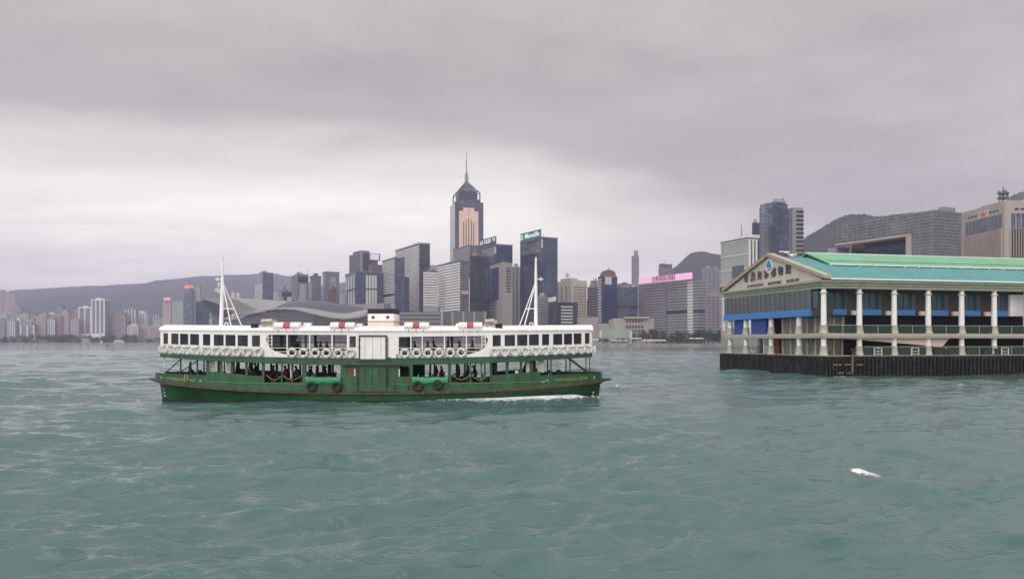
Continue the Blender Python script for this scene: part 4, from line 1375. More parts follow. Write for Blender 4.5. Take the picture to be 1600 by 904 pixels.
# entablature
ent = MB()
prof = [(-0.55, ENT0), (-0.55, ENT0 + 0.35), (-0.75, ENT0 + 0.42), (-0.75, ENT0 + 0.72), (-1.05, ENT0 + 0.80), (-1.10, ENT1), (-0.9, ENT1 + 0.05)]
def ent_ring(o, z):
    return [(o, o, z), (PLEN, o, z), (PLEN, PWID - o, z), (o, PWID - o, z)]
ent.loft([ent_ring(o, z) for o, z in prof])
ent.build('entablature', m_pent, pier)
pbox('gutter', m_inner, -1.0, PLEN, -1.2, -0.95, ENT1 + 0.06, ENT1 + 0.26)
# roof
E0 = -1.15
MID = PWID / 2
EZ, RZ = ENT1 + 0.22, 17.75
slope = (RZ - EZ) / (MID - E0)
rz_at = lambda w: EZ + slope * (min(w, PWID - w) - E0)
q = MB()
q.prism([(0.2, E0, EZ), (0.2, MID, RZ), (0.2, PWID - E0, EZ), (0.2, PWID - E0, EZ - 0.25), (0.2, MID, RZ - 0.3), (0.2, E0, EZ - 0.25)], (PLEN - 0.2, 0, 0))
proof = q.build('roof', m_teal, pier)
# rows of round cover tiles running down the slope, lighter and darker rows alternating
n_ = Vector((0, -slope, 1)).normalized()
for start, mt in ((0.55, m_teal2), (1.0, m_teal3)):
    q = MB()
    u = start
    while u < PLEN - 6:
        rings = []
        for t in (0.0, 0.5, 1.0):
            w_ = lerp(E0 - 0.05, MID, t)
            c = Vector((u, w_, rz_at(w_)))
            rings.append([c + Vector((0.11, 0, 0)), c + Vector((0.06, 0, 0)) + n_ * 0.10, c + Vector((-0.06, 0, 0)) + n_ * 0.10, c + Vector((-0.11, 0, 0))])
        q.loft(rings, closed=True)
        u += 0.9
    q.build('tile_ribs', mt, proof, kind='stuff')
q = MB(); q.box(0.3, PLEN, E0 - 0.12, E0 - 0.02, EZ - 0.16, EZ + 0.06); q.build('eaves_edge', m_pcol, proof)
# raised green roof on posts
GU0, GW, GZE, GZR = 6.0, 6.1, 16.28, 18.55
for s in (-1, 1):
    q = MB()
    wE = MID + s * GW
    a = [(GU0, MID, GZR), (PLEN, MID, GZR), (PLEN, wE, GZE), (GU0, wE, GZE)]
    q.hexa([(x, y, z - 0.14) for x, y, z in a] + a)
    g_ = q.build('raised_roof', m_rgrn, pier)
    if s < 0:
        q = MB(); u = GU0
        while u < PLEN - 4:
            q.hexa([(u, MID, GZR + 0.002), (u + 0.05, MID, GZR + 0.002), (u + 0.05, wE, GZE + 0.002), (u, wE, GZE + 0.002), (u, MID, GZR + 0.05), (u + 0.05, MID, GZR + 0.05), (u + 0.05, wE, GZE + 0.05), (u, wE, GZE + 0.05)])
            u += 0.8
        q.build('standing_seams', m_rgrn, g_, kind='stuff')
    q = MB(); q.box(GU0, PLEN, wE - 0.1, wE + 0.1, GZE - 0.16, GZE + 0.03); q.build('eaves_edge', m_pcol, g_)
    u = GU0 + 0.1
    while u < PLEN - 6:
        q = MB(); q.box(u - 0.06, u + 0.06, wE - 0.07, wE + 0.07, rz_at(wE) - 0.1, GZE - 0.15); q.build('roof_post', m_pcol, g_)
        u += 2.55
pbox('ridge_cap', m_pcol, GU0 - 0.1, PLEN, MID - 0.12, MID + 0.12, GZR - 0.03, GZR + 0.09)
pbox('clerestory', m_inner, GU0 + 0.8, PLEN, MID - GW + 1.6, MID + GW - 1.6, 16.3, 16.95)
q = MB(); q.prism([(GU0 + 0.4, MID - GW + 0.6, rz_at(MID - GW + 0.6)), (GU0 + 0.4, MID, GZR - 0.2), (GU0 + 0.4, MID + GW - 0.6, rz_at(MID - GW + 0.6))], (0.15, 0, 0)); q.build('gable_infill', mat('dark_teal_infill', (0.02, 0.10, 0.10), 0.6, 0.2, 1), pier)
# cross roof further along, with its own tiled slope
CU = 41.5
q = MB()
q.prism([(CU - 6.5, E0 - 0.6, EZ), (CU, E0 - 0.6, EZ + 2.6), (CU + 6.5, E0 - 0.6, EZ), (CU + 6.5, E0 - 0.6, EZ - 0.25), (CU, E0 - 0.6, EZ + 2.3), (CU - 6.5, E0 - 0.6, EZ - 0.25)], (0, 9, 0))
q.build('cross_roof', m_teal, pier)
q = MB(); q.tube([(CU - 6.5, E0 - 0.62, EZ + 0.06), (CU, E0 - 0.62, EZ + 2.66), (CU + 6.5, E0 - 0.62, EZ + 0.06)], 0.09); q.build('verge', m_pcol, pier)
# gable wall
GX = -0.3
q = MB()
q.prism([(GX, E0 + 0.4, ENT1 + 0.05), (GX, MID, RZ + 0.15), (GX, PWID - E0 - 0.4, ENT1 + 0.05)], (0.5, 0, 0))
gw = q.build('gable_wall', m_pwall, pier)
for s in (-1, 1):
    e = (E0 - 0.1) if s < 0 else (PWID - E0 + 0.1)
    q = MB()
    z0, z1 = ENT1 + 0.18, RZ + 0.55
    q.hexa([(GX - 0.45, e, z0 - 0.02), (GX + 0.7, e, z0 - 0.02), (GX + 0.7, MID, z1 - 0.42), (GX - 0.45, MID, z1 - 0.42), (GX - 0.45, e, z0 + 0.38), (GX + 0.7, e, z0 + 0.38), (GX + 0.7, MID, z1), (GX - 0.45, MID, z1)])
    rc = q.build('raking_cornice', mat('cornice_stone', (0.42, 0.34, 0.27), 0.8, 0.15, 1), gw)
    q = MB()
    q.hexa([(GX - 0.50, e, z0 + 0.382), (GX + 0.7, e, z0 + 0.382), (GX + 0.7, MID, z1 + 0.002), (GX - 0.50, MID, z1 + 0.002), (GX - 0.50, e, z0 + 0.46), (GX + 0.7, e, z0 + 0.46), (GX + 0.7, MID, z1 + 0.08), (GX - 0.50, MID, z1 + 0.08)])
    q.build('cornice_cap', m_pslab, rc)
def on_gable(me, w, z, off=0.03):
    """lettering made facing -Y is turned to face -u; its +x runs towards -w"""
    me.transform(Matrix.Translation((GX - off, w, z)) @ Matrix.Rotation(-math.pi / 2, 4, 'Z'))
    return me
chars = [(1169, 433), (1179.3, 431.5), (1190, 429.5), (1200.5, 427.5), (1211.8, 425.3), (1223, 422.5), (1235, 420)]
for ch, (px, py) in zip('\u9999\u6e2f\u6d77\u4e8b\u535a\u7269\u9928', chars):
    r = (px - 800) / F
    w = (PCX - r * PCY) / (math.sin(PTH) + r * math.cos(PTH))
    Yd = PCY + w * math.cos(PTH)
    me = text_mesh('sign_character', ch, 1.5, m_sign, 0.05, 1.0, 0.022)
    link('sign_character', on_gable(me, w, PZ(py + 7.5, Yd) + 0.12, 0.055), gw)
for word, w in (('HONG', 18.9), ('KONG', 16.3), ('MARITIME', 12.0), ('MUSEUM', 7.1)):
    me = text_mesh('sign_lettering', word, 0.62, m_sign, 0.03, 1.35, 0.008)
    link('sign_lettering', on_gable(me, w, 13.46, 0.035), gw)
# round emblem with a blue junk
EC_W, EC_Z = MID - 0.05, 16.35
def disc(r, x0, x1, n=32):
    q = MB(); q.loft([[(x, EC_W + r * math.cos(2 * math.pi * k / n), EC_Z + r * math.sin(2 * math.pi * k / n)) for k in range(n)] for x in (x0, x1)])
    return q
em = disc(1.12, GX - 0.12, GX + 0.02).build('emblem_disc', mat('emblem_white', (0.62, 0.64, 0.67), 0.5, 0.05, 1), gw)
m_eb = mat('emblem_blue', (0.03, 0.22, 0.50), 0.5, 0.1, 1)
def blade(pts):
    q = MB(); q.prism([(GX - 0.17, EC_W - x, EC_Z + z) for x, z in pts], (0.045, 0, 0)); q.build('emblem_mark', m_eb, em)
blade([(-0.55, -0.28), (-0.80, 0.35), (-0.45, 0.62), (-0.22, 0.20), (-0.15, -0.28)])
blade([(-0.10, -0.28), (-0.20, 0.35), (-0.30, 0.75), (0.10, 0.85), (0.34, 0.35), (0.30, -0.28)])
blade([(0.34, -0.28), (0.38, 0.10), (0.30, 0.45), (0.52, 0.35), (0.68, -0.05), (0.62, -0.28)])
blade([(-0.62, -0.56), (-0.2, -0.50), (0.4, -0.42), (0.85, -0.30), (0.72, -0.56), (0.2, -0.68), (-0.4, -0.72)])
# pink stair soffit under the slab
q = MB()
def pu(px, w=0.0):
    r = (px - 800) / F
    bx, by = PCX - w * math.sin(PTH), PCY + w * math.cos(PTH)
    return (r * by - bx) / (math.cos(PTH) - r * math.sin(PTH))
a, b, c = pu(1318), pu(1472), pu(1483)
q.prism([(a, -0.05, SZ0 - 0.02), (b, -0.05, 3.95), (c, -0.05, SZ0 - 0.02)], (0, 2.2, 0)); q.build('stair_soffit', m_pink, pier)
# things on the wharf
def stuff_on_wharf(u, kind):
    if kind == 'barrier':
        t = MB()
        for x in (0, 1.2):
            t.box(x - 0.03, x + 0.03, -0.03, 0.03, 0, 1.05)
        for z in (0.2, 0.55, 1.0):
            t.box(0, 1.2, -0.025, 0.025, z, z + 0.05)
        o = t.build('crowd_barrier', m_pcol, None)
        return o
for px, lab in ((1366, 'white metal crowd barrier on the wharf behind the glass railing under the stair soffit'), (1424, 'white metal crowd barrier on the wharf where the sloping soffit gets low'), (1565, 'white metal crowd barrier on the wharf beside the last bays of railing')):
    o = stuff_on_wharf(0, 'barrier')
    uu = pu(px, -0.9)
    o.location = (PCX + uu * math.cos(PTH) + 0.9 * math.sin(PTH), PCY + uu * math.sin(PTH) - 0.9 * math.cos(PTH), DZ)
    o.rotation_euler = (0, 0, PTH)
    tag(o, lab, 'barrier')
for px, lab in ((1334, 'dark mooring bollard on the wharf edge near the corner fender boards'), (1478, 'dark mooring bollard on the wharf edge below the end of the sloping soffit'), (1557, 'dark mooring bollard on the wharf edge beside the far crowd barrier')):
    q = MB(); q.lathe(0, 0, [(0.42, 0), (0.42, 0.12), (0.26, 0.2), (0.22, 0.62), (0.40, 0.72), (0.40, 0.86), (0.2, 0.95)], 12)
    o = q.build('mooring_bollard', mat('bollard_iron', (0.03, 0.035, 0.05), 0.6, 0.2, 2), None, smooth=True)
    uu = pu(px, -1.5)
    o.location = (PCX + uu * math.cos(PTH) + 1.5 * math.sin(PTH), PCY + uu * math.sin(PTH) - 1.5 * math.cos(PTH), DZ)
    tag(o, lab, 'bollard')
# radar and aerials on the ridge behind the gable
t = thing('radar_mast', 'white radar scanners on a short post behind the gable apex', 'radar', (PCX + 2.5 * math.cos(PTH) - MID * math.sin(PTH), PCY + 2.5 * math.sin(PTH) + MID * math.cos(PTH), RZ - 0.15), PTH)
q = MB(); q.cyl(0, 0, 0, 1.0, 0.12); q.cyl(0.9, 0, 0, 0.9, 0.1); q.build('post', m_brown, t)
q = MB(); q.box(-1.1, 0.7, -0.12, 0.12, 0.95, 1.12); q.box(-0.2, 0.2, -0.2, 0.2, 0.78, 0.95); q.build('scanner', m_pcol, t)
q = MB(); q.box(0.2, 1.9, -0.12, 0.12, 0.6, 0.74); q.box(0.7, 1.1, -0.25, 0.25, 0.3, 0.6); q.build('scanner', m_pcol, t)

# ================================================================== CITY
def cm(name, col, rough=0.7, var=0.12, scale=0.03, **k):
    return mat('city_' + name, col, rough, var, scale, **k)
GLS = dict(steel=(0.055, 0.072, 0.115), blue=(0.038, 0.058, 0.118), navy=(0.014, 0.024, 0.080), slate=(0.062, 0.075, 0.110), grey=(0.11, 0.115, 0.125), dark=(0.014, 0.016, 0.030), lilac=(0.090, 0.095, 0.150), brown=(0.085, 0.065, 0.070), teal=(0.055, 0.10, 0.13))
def gls(k):
    m = bpy.data.materials.get('city_glass_' + k)
    if m:
        return m
    m = cm('glass_' + k, GLS[k], 0.14, 0.35, 0.035, spec=0.5)
    t = m.node_tree
    b = t.nodes['Principled BSDF']
    src = b.inputs['Base Color'].links[0].from_socket
    tcn = N(t, 'ShaderNodeTexCoord')
    sn = N(t, 'ShaderNodeVectorMath', operation='SNAP')
    sn.inputs[1].default_value = (3.2, 3.2, 3.9)
    t.links.new(tcn.outputs['Object'], sn.inputs[0])
    wn = N(t, 'ShaderNodeTexWhiteNoise')
    t.links.new(sn.outputs[0], wn.inputs['Vector'])
    pw_ = mth(t, 'POWER', wn.outputs['Value'], 2.5)
    vs_ = N(t, 'ShaderNodeVectorMath', operation='SCALE')
    t.links.new(src, vs_.inputs[0])
    t.links.new(mth(t, 'MULTIPLY_ADD', pw_, 0.85, 0.75), vs_.inputs['Scale'])  # random pane tone puts uneven reflections, lit windows and blinds into the base colour
    t.links.new(vs_.outputs[0], b.inputs['Base Color'])
    t.links.new(mth(t, 'MULTIPLY_ADD', wn.outputs['Value'], 0.15, 0.08), b.inputs['Roughness'])
    return m
STN = dict(greige=(0.31, 0.285, 0.28), tan=(0.37, 0.325, 0.30), white=(0.72, 0.70, 0.69), pale=(0.56, 0.55, 0.54), beige=(0.43, 0.36, 0.32), grey=(0.27, 0.27, 0.275), dgrey=(0.12, 0.12, 0.13), pink=(0.42, 0.30, 0.28), cream=(0.52, 0.46, 0.40), lilac=(0.25, 0.24, 0.30), brown=(0.14, 0.10, 0.09), blue=(0.12, 0.16, 0.25), red=(0.30, 0.12, 0.09), green=(0.30, 0.35, 0.31))
def stn(k):
    return cm('stone_' + k, STN[k], 0.75, 0.12, 0.03, dirt=tuple(c * 0.7 for c in STN[k]), dirt_amt=0.35, dirt_scale=0.05, stretch=(1, 1, 0.3))

def tower(label, L, C, R, ytop, Y, theta=29.0, core=('g', 'slate'), bands=None, fins=None, faces='LR', name='office_tower', depth=None, plant=True, z0=None, parapet=None, group=None, cat='tower', yl=None):
    """L, C, R: photo columns of left edge, near corner and right edge; returns (root, a, b, top)"""
    th = math.radians(theta)
    if C is None:
        C = L
    Xc = PX(C, Y)
    r = (R - 800) / F
    l = (L - 800) / F
    a = (r * Y - Xc) / (math.cos(th) - r * math.sin(th))
    if C - L > 0.5:
        b = (Xc - l * Y) / (math.sin(th) + l * math.cos(th))
    else:
        b = depth or max(18.0, min(a, 45.0))
    if depth and C - L > 0.5:
        b = b
    if a < 2:
        a = depth or max(15.0, min(b, 40.0))
    zt = PZ(ytop, Y)
    zb = (LZ - 0.5) if z0 is None else z0
    t = thing(name, label, cat, (Xc, Y, 0), th, group)
    kind, key = core
    cmat = gls(key) if kind == 'g' else stn(key)
    q = MB(); q.box(0, a, 0, b, zb, zt)
    q.build('wall', cmat, t)
    nb = {'L': 'L' in faces, 'R': 'R' in faces}
    def ring(q, z0_, z1_, p):
        if nb['L'] and nb['R']:
            q.box(-p, a + p, -p, b + p, z0_, z1_)
        elif nb['L']:
            q.box(-p, a * 0.02, 0, b, z0_, z1_)
        else:
            q.box(0, a, -p, b * 0.02, z0_, z1_)
    if bands:
        key, fh, frac, p = bands[:4]
        zl = bands[4] if len(bands) > 4 else zb + 8
        zh = bands[5] if len(bands) > 5 else zt - 1.0
        q = MB()
        z = zh - fh * frac
        while z > zl:
            ring(q, z, z + fh * frac, p)
            z -= fh
        q.build('floor_bands', stn(key) if not key.startswith('g_') else gls(key[2:]), t, kind='stuff')
    if fins:
        key, sp, wd, p = fins[:4]
        q = MB()
        if nb['R']:
            n = max(1, round(a / sp))
            for i in range(n + 1):
                x = a * i / n
                q.box(x - wd / 2, x + wd / 2, -p, 0.05, zb, zt - 0.4)
        if nb['L']:
            n = max(1, round(b / sp))
            for i in range(n + 1):
                y = b * i / n
                q.box(-p, 0.05, y - wd / 2, y + wd / 2, zb, zt - 0.4)
        q.build('mullion_fins', stn(key) if not key.startswith('g_') else gls(key[2:]), t, kind='stuff')
    hsh = sum(map(ord, label))
    if bands and zt - zb > 70 and hsh % 3 != 0:
        zm = lerp(zb, zt, 0.45 + 0.03 * (hsh % 7))
        q = MB(); ring(q, zm, zm + 4.4, bands[3] + 0.25); q.build('plant_floor', gls('dark'), t)
    if zt - zb > 60 and hsh % 2 == 0:
        rr_ = random.Random(hsh)
        for k in range(3):
            x0, y0 = a * rr_.uniform(0.08, 0.75), b * rr_.uniform(0.05, 0.5)
            q = MB(); q.box(x0, x0 + a * rr_.uniform(0.08, 0.2), y0, y0 + b * 0.2, zt + 0.02, zt + rr_.uniform(2, 4.5)); q.build('roof_tank', stn(rr_.choice(['grey', 'dgrey', 'pale'])), t)
        q = MB(); x0 = a * rr_.uniform(0.2, 0.8); q.tube([(x0, b * 0.3, zt), (x0, b * 0.3, zt + rr_.uniform(6, 13))], [0.45, 0.2], 5); q.build('aerial', stn('dgrey'), t)
    if parapet:
        q = MB(); q.box(-0.6, a + 0.6, -0.6, b + 0.6, zt + 0.003, zt + parapet[1]); q.build('parapet', stn(parapet[0]), t)
    if plant:
        h = 3.0 + 2.5 * random.random()
        q = MB(); q.box(a * 0.2, a * 0.62, b * 0.25, b * 0.7, zt + (parapet[1] if parapet else 0) + 0.005, zt + h)
        if a > 12:
            q.cyl(a * 0.8, b * 0.4, zt + 0.01, zt + h * 0.7, min(a, b) * 0.07, n=8)
            q.box(a * 0.45, a * 0.47, b * 0.4, b * 0.42, zt + h, zt + h + 5)
        q.build('roof_plant', stn('grey'), t)
    return t, a, b, zt

def face_panel(t, side, a, b, s0, s1, z0, z1, m, name, out=0.5):
    """panel on a face; s0..s1 as fractions measured from the near corner"""
    q = MB()
    if side == 'R':
        q.box(a * s0, a * s1, -out, 0.02, z0, z1)
    else:
        q.box(-out, 0.02, b * s0, b * s1, z0, z1)
    return q.build(name, m, t)

WY = 1400.0
zz = lambda py, Y=WY: PZ(py, Y)
# ---- Wan Chai row, from the convention centre to the right
t, a, b, zt = tower('slate glass tower with pale striped side rising behind the curved wave roof', 398.6, 410.2, 427.2, 425.5, 1750, 29, ('g', 'slate'), ('pale', 4.2, 0.5, 0.4, 3, zz(443, 1750)), faces='L')
tower('small white block beside the square pagoda-like tower', 427.5, 430, 436.5, 455, 1700, 29, ('s', 'pale'), ('grey', 4, 0.4, 0.3), name='apartment_block', plant=False)
t, a, b, zt = tower('dark stepped tower with broad square head and pointed cap', 441, 444, 448.5, 463, 1650, 29, ('g', 'dark'), None, plant=False)
q = MB(); q.box(-6, a + 8, -6, b + 6, zz(463, 1650), zz(456, 1650)); q.build('square_head', gls('dark'), t)
q = MB(); q.lathe(a / 2, b / 2, [(9, zz(456, 1650)), (7, zz(452, 1650)), (3, zz(450, 1650)), (0.6, zz(446, 1650))], 4); q.build('cap', gls('slate'), t)
tower('low white block between the dark pagoda-like tower and the panelled tower', 449, 452, 456.5, 456, 1720, 29, ('s', 'white'), ('pink', 4, 0.4, 0.3), name='apartment_block', plant=False)
t, a, b, zt = tower('grey panelled tower with dark top and tall pale panel', 456, 465, 481.5, 428, 1500, 29, ('g', 'lilac'), ('grey', 4, 0.35, 0.3), fins=('dgrey', 9, 0.8, 0.5))
face_panel(t, 'R', a, b, 0.18, 0.82, 5, zz(444, 1500), stn('green'), 'pale_panel', 0.9)
face_panel(t, 'R', a, b, 0.05, 0.95, zz(440, 1500), zz(432, 1500), gls('dark'), 'dark_top_window', 0.9)
q = MB(); q.tube([(a * 1.05, b * 0.1, 0 + LZ), (a * 1.05, b * 0.1, zz(416.5, 1500))], [1.2, 0.3], 6); q.build('spire', stn('grey'), t)
t, a, b, zt = tower('blue grey tower with notched crown of plant rooms', 484, 487, 501.6, 434, 1450, 29, ('g', 'slate'), ('grey', 4, 0.35, 0.4), parapet=('dgrey', 4))
q = MB(); q.box(a * 0.3, a * 0.75, 4, b * 0.6, zt + 4.1, zt + 9); q.build('plant_room', stn('dgrey'), t)
t, a, b, zt = tower('wide lilac tower with louvred centre panel', 504, 507, 530, 426.5, 1520, 22, ('g', 'lilac'), ('lilac', 4, 0.4, 0.3), parapet=('dgrey', 3))
face_panel(t, 'R', a, b, 0.35, 0.8, zz(450, 1520), zz(431, 1520), gls('dark'), 'louvre_panel', 0.7)
q = MB()
for k in range(9):
    z = zz(449, 1520) + k * 2.4
    q.box(a * 0.36, a * 0.79, -1.1, -0.71, z, z + 1.2)
q.build('louvres', stn('pale'), t, kind='stuff')
t, a, b, zt = tower('small brown tower with pointed roof and red base stripe', 511, 514, 525.5, 452, 1400, 26, ('g', 'brown'), ('red', 4.5, 0.35, 0.3, 5, zz(462)), plant=False)
q = MB(); q.lathe(a / 2, b / 2, [(a * 0.68, zt + 0.01), (a * 0.45, zt + 5), (0.8, zt + 11)], 4); q.build('pointed_roof', stn('brown'), t)
tower('pale narrow block beside the finned twin tower', 531, 533, 539.5, 459, 1380, 29, ('s', 'pale'), ('grey', 4, 0.4, 0.3), name='apartment_block', plant=False)
t, a, b, zt = tower('dark twin slab tower with pale stair strip above the finned block', 546, 562.5, 585.8, 395, 1560, 33, ('g', 'dark'), fins=('dgrey', 6, 0.5, 0.3))
face_panel(t, 'R', a, b, 0.0, 0.16, 5, zt + 3, stn('grey'), 'stair_strip', 1.2)
q = MB(); q.box(a * 0.1, a * 0.7, b * 0.1, b * 0.8, zt, zz(390.5, 1560)); q.build('plant_room', stn('dgrey'), t)
t, a, b, zt = tower('navy glass block with rows of white vertical fins', 539.6, 556.3, 597, 425.5, 1330, 24, ('g', 'blue'), parapet=('dgrey', 3))
for side, s0, s1 in (('L', 0.05, 0.95), ('R', 0.36, 0.80)):
    q = MB()
    for k in range(4):
        f = lerp(s0, s1, (k + 0.5) / 4)
        for z0, z1 in ((8, zz(452, 1330)), (zz(450, 1330), zt - 4)):
            if side == 'L':
                q.box(-1.6, 0.05, b * f - 2.0, b * f + 2.0, z0, z1)
            else:
                q.box(a * f - 1.8, a * f + 1.8, -1.6, 0.05, z0, z1)
    q.build('white_fins', stn('pale'), t, kind='stuff')
    face_panel(t, side, a, b, s0, s1, zz(452, 1330), zz(450, 1330), gls('dark'), 'spandrel', 1.7)
t, a, b, zt = tower('brown low tower beneath the lavender video screen', 576, 580, 600, 413, 1450, 29, ('s', 'brown'), ('dgrey', 4, 0.5, 0.3), plant=False)
q = MB(); q.box(-4, a * 0.66, -3, 3, zz(406.5, 1450), zz(396, 1450)); bx = q.build('screen_housing', stn('dgrey'), t)
q = MB(); q.box(-2.8, a * 0.56, -3.3, -3.01, zz(405.8, 1450), zz(396.8, 1450)); q.build('video_screen', mat('video_screen_face', (0.62, 0.50, 0.66), 0.4, 0.12, 0.25, emit=(0.85, 0.66, 0.95), emit_s=0.28, dirt=(0.35, 0.2, 0.4), dirt_amt=0.6, dirt_scale=0.4), t)
q = MB(); q.box(2, a * 0.5, -1, 3, zt, zz(406.6, 1450)); q.build('screen_legs', stn('dgrey'), t)
t, a, b, zt = tower('grey office tower with pale striped left face and stepped blue side', 597.7, 616.7, 632, 404, 1300, 27, ('g', 'slate'), ('pale', 4.0, 0.5, 0.4, 6), faces='L', parapet=('dgrey', 2.5))
face_panel(t, 'R', a, b, 0.62, 1.0, 6, zz(412, 1300), gls('blue'), 'blue_glazing', 0.8)
t2, a, b, zt = tower('blue glass lower tower stepping down beside the striped office block', 620, 632, 639.5, 433, 1240, 27, ('g', 'navy'), ('g_slate', 4, 0.25, 0.3), plant=False)
t, a, b, zt = tower('tall pale tower ringed by white floor bands', 618, 655, 671.7, 381, 1420, 27, ('g', 'dark'), ('white', 4.3, 0.55, 0.5, 6, zz(383.5, 1420)), faces='L', parapet=('grey', 2.5))
q = MB(); z = zz(386, 1420)
while z > 10:
    q.box(0.5, a, -0.25, 0.02, z, z + 1.0); z -= 4.3
q.build('side_bands', gls('slate'), t, kind='stuff')
t, a, b, zt = tower('broad pale office block with thin dark window bands', 661.7, 662.5, 684, 424, 1180, 20, ('g', 'grey'), ('white', 3.9, 0.62, 0.4, 6), parapet=('dgrey', 1.5))
t, a, b, zt = tower('pale striped office block with dark mirrored side wall', 683.6, 719, 734, 408.5, 1150, 28, ('g', 'grey'), ('white', 3.9, 0.62, 0.4, 6), faces='L', parapet=('dgrey', 2))
q = MB(); z = zz(411, 1150)
while z > 10:
    q.box(0.5, a, -0.3, 0.02, z, z + 0.8); z -= 3.9
q.build('side_bands', stn('dgrey'), t, kind='stuff')
m_pink_strip = mat('side_wall_pink', (0.55, 0.35, 0.55), 0.5, 0.3, 0.3)
face_panel(t, 'R', a, b, 0.1, 0.85, zz(459, 1150), zz(454, 1150), m_pink_strip, 'pink_strip', 0.6)  # flat pink strip across the dark side wall
face_panel(t, 'R', a, b, 0.90, 0.99, 8, zz(434, 1150), stn('pale'), 'stair_windows', 0.7)
tower('grey striped tower in front of the golden skyscraper', 708, 734, 752.6, 384.5, 1300, 28, ('g', 'grey'), ('grey', 3.9, 0.55, 0.4, 6), faces='L', parapet=('dgrey', 2))
t, a, b, zt = tower('slate glass tower foot beside the striped tower', 734, 734.6, 753, 399, 1240, 28, ('g', 'slate'), ('g_dark', 4, 0.3, 0.3))

# ---- the tallest skyscraper with gold panel, pyramid and mast
Y = 1500
t, a, b, zt = tower('tallest skyscraper with gold panel, pyramid crown and mast', 704, 711.5, 754.5, 316, Y, 13, ('g', 'slate'), ('g_lilac', 5.0, 0.45, 0.5, 6), name='skyscraper', plant=False, cat='skyscraper')
Z = lambda py: PZ(py, Y)
m_goldf = mat('gold_facade', (0.76, 0.54, 0.43), 0.35, 0.08, 0.02, spec=0.5)
pxa = lambda px: (PX(px, Y) - PX(711.5, Y)) / math.cos(math.radians(13)) / (1 - 0)
gp = MB()
def gpan(p0, p1, z0, z1, o=0.9):
    gp.box(pxa(p0), pxa(p1), -o, 0.02, Z(z0), Z(z1))
gpan(717, 747, 440, 329); gpan(723.5, 740.5, 328.9, 324, 0.9)
gpo = gp.build('gold_panel', m_goldf, t)
for px, y0 in ((724.2, 346), (728, 343), (732, 340), (736, 343), (739.6, 346)):
    q = MB(); q.box(pxa(px - 0.5), pxa(px + 0.5), -1.3, -0.91, Z(440), Z(y0)); q.build('dark_strip', gls('dark'), gpo)
for py in (327.5, 331, 334.5):
    q = MB(); q.box(pxa(731.4), pxa(732.6), -1.3, -0.91, Z(py + 1), Z(py - 0.6)); q.build('small_window', gls('dark'), gpo)
q = MB(); q.box(-0.8, a * 0.12, -0.8, b + 0.8, LZ, Z(315)); q.box(a * 0.9, a + 0.8, -0.8, b + 0.8, LZ, Z(315)); q.build('corner_piers', gls('slate'), t)
cx, cyy = a * 0.5, b * 0.5
hw = a * 0.5
q = MB(); q.box(cx - hw * 0.80, cx + hw * 0.80, cyy - hw * 0.8, cyy + hw * 0.8, Z(316), Z(309)); q.box(cx - hw * 0.68, cx + hw * 0.68, cyy - hw * 0.68, cyy + hw * 0.68, Z(309), Z(295)); q.build('crown_block', gls('slate'), t)
q = MB()
for k in range(5):
    z = Z(309) + 3.4 * k
    q.box(cx - hw * 0.70, cx + hw * 0.70, cyy - hw * 0.7, cyy + hw * 0.7, z, z + 1.2)
q.build('crown_bands', gls('dark'), t, kind='stuff')
q = MB(); q.loft([[(cx + sx * hw * s, cyy + sy * hw * s, z) for sx, sy in ((-1, -1), (1, -1), (1, 1), (-1, 1))] for s, z in ((0.66, Z(300)), (0.50, Z(292)), (0.30, Z(285)), (0.10, Z(279)))]); q.build('pyramid', gls('slate'), t)
q = MB()
for sx in (-1, 1):
    for sy in (-1, 1):
        q.tube([(cx + sx * hw * 0.84, cyy + sy * hw * 0.84, Z(316)), (cx + sx * hw * 0.84, cyy + sy * hw * 0.84, Z(299))], 1.3, 5)
        q.tube([(cx + sx * hw * 0.84, cyy + sy * hw * 0.84, Z(299)), (cx + sx * hw * 0.10, cyy + sy * hw * 0.10, Z(280))], 1.3, 5)
        q.tube([(cx + sx * hw * 0.84, cyy + sy * hw * 0.84, Z(300)), (cx + sx * hw * 0.45, cyy + sy * hw * 0.45, Z(300))], 0.8, 5)
q.build('crown_frame', stn('dgrey'), t)
q = MB(); q.cyl(cx, cyy, Z(281), Z(265), 3.6, 2.8, 10); q.cyl(cx, cyy, Z(265), Z(263.5), 1.6, 1.2, 8); q.build('mast_base', stn('dgrey'), t)
q = MB()
for k in range(4):
    q.cyl(cx, cyy, Z(278 - 3.4 * k), Z(276.6 - 3.4 * k), 3.9, 3.9, 10)
q.build('mast_rings', stn('pale'), t, kind='stuff')
q = MB(); q.tube([(cx, cyy, Z(264)), (cx, cyy, Z(246)), (cx, cyy, Z(229))], [1.1, 0.8, 0.5], 8); q.build('mast', stn('grey'), t)

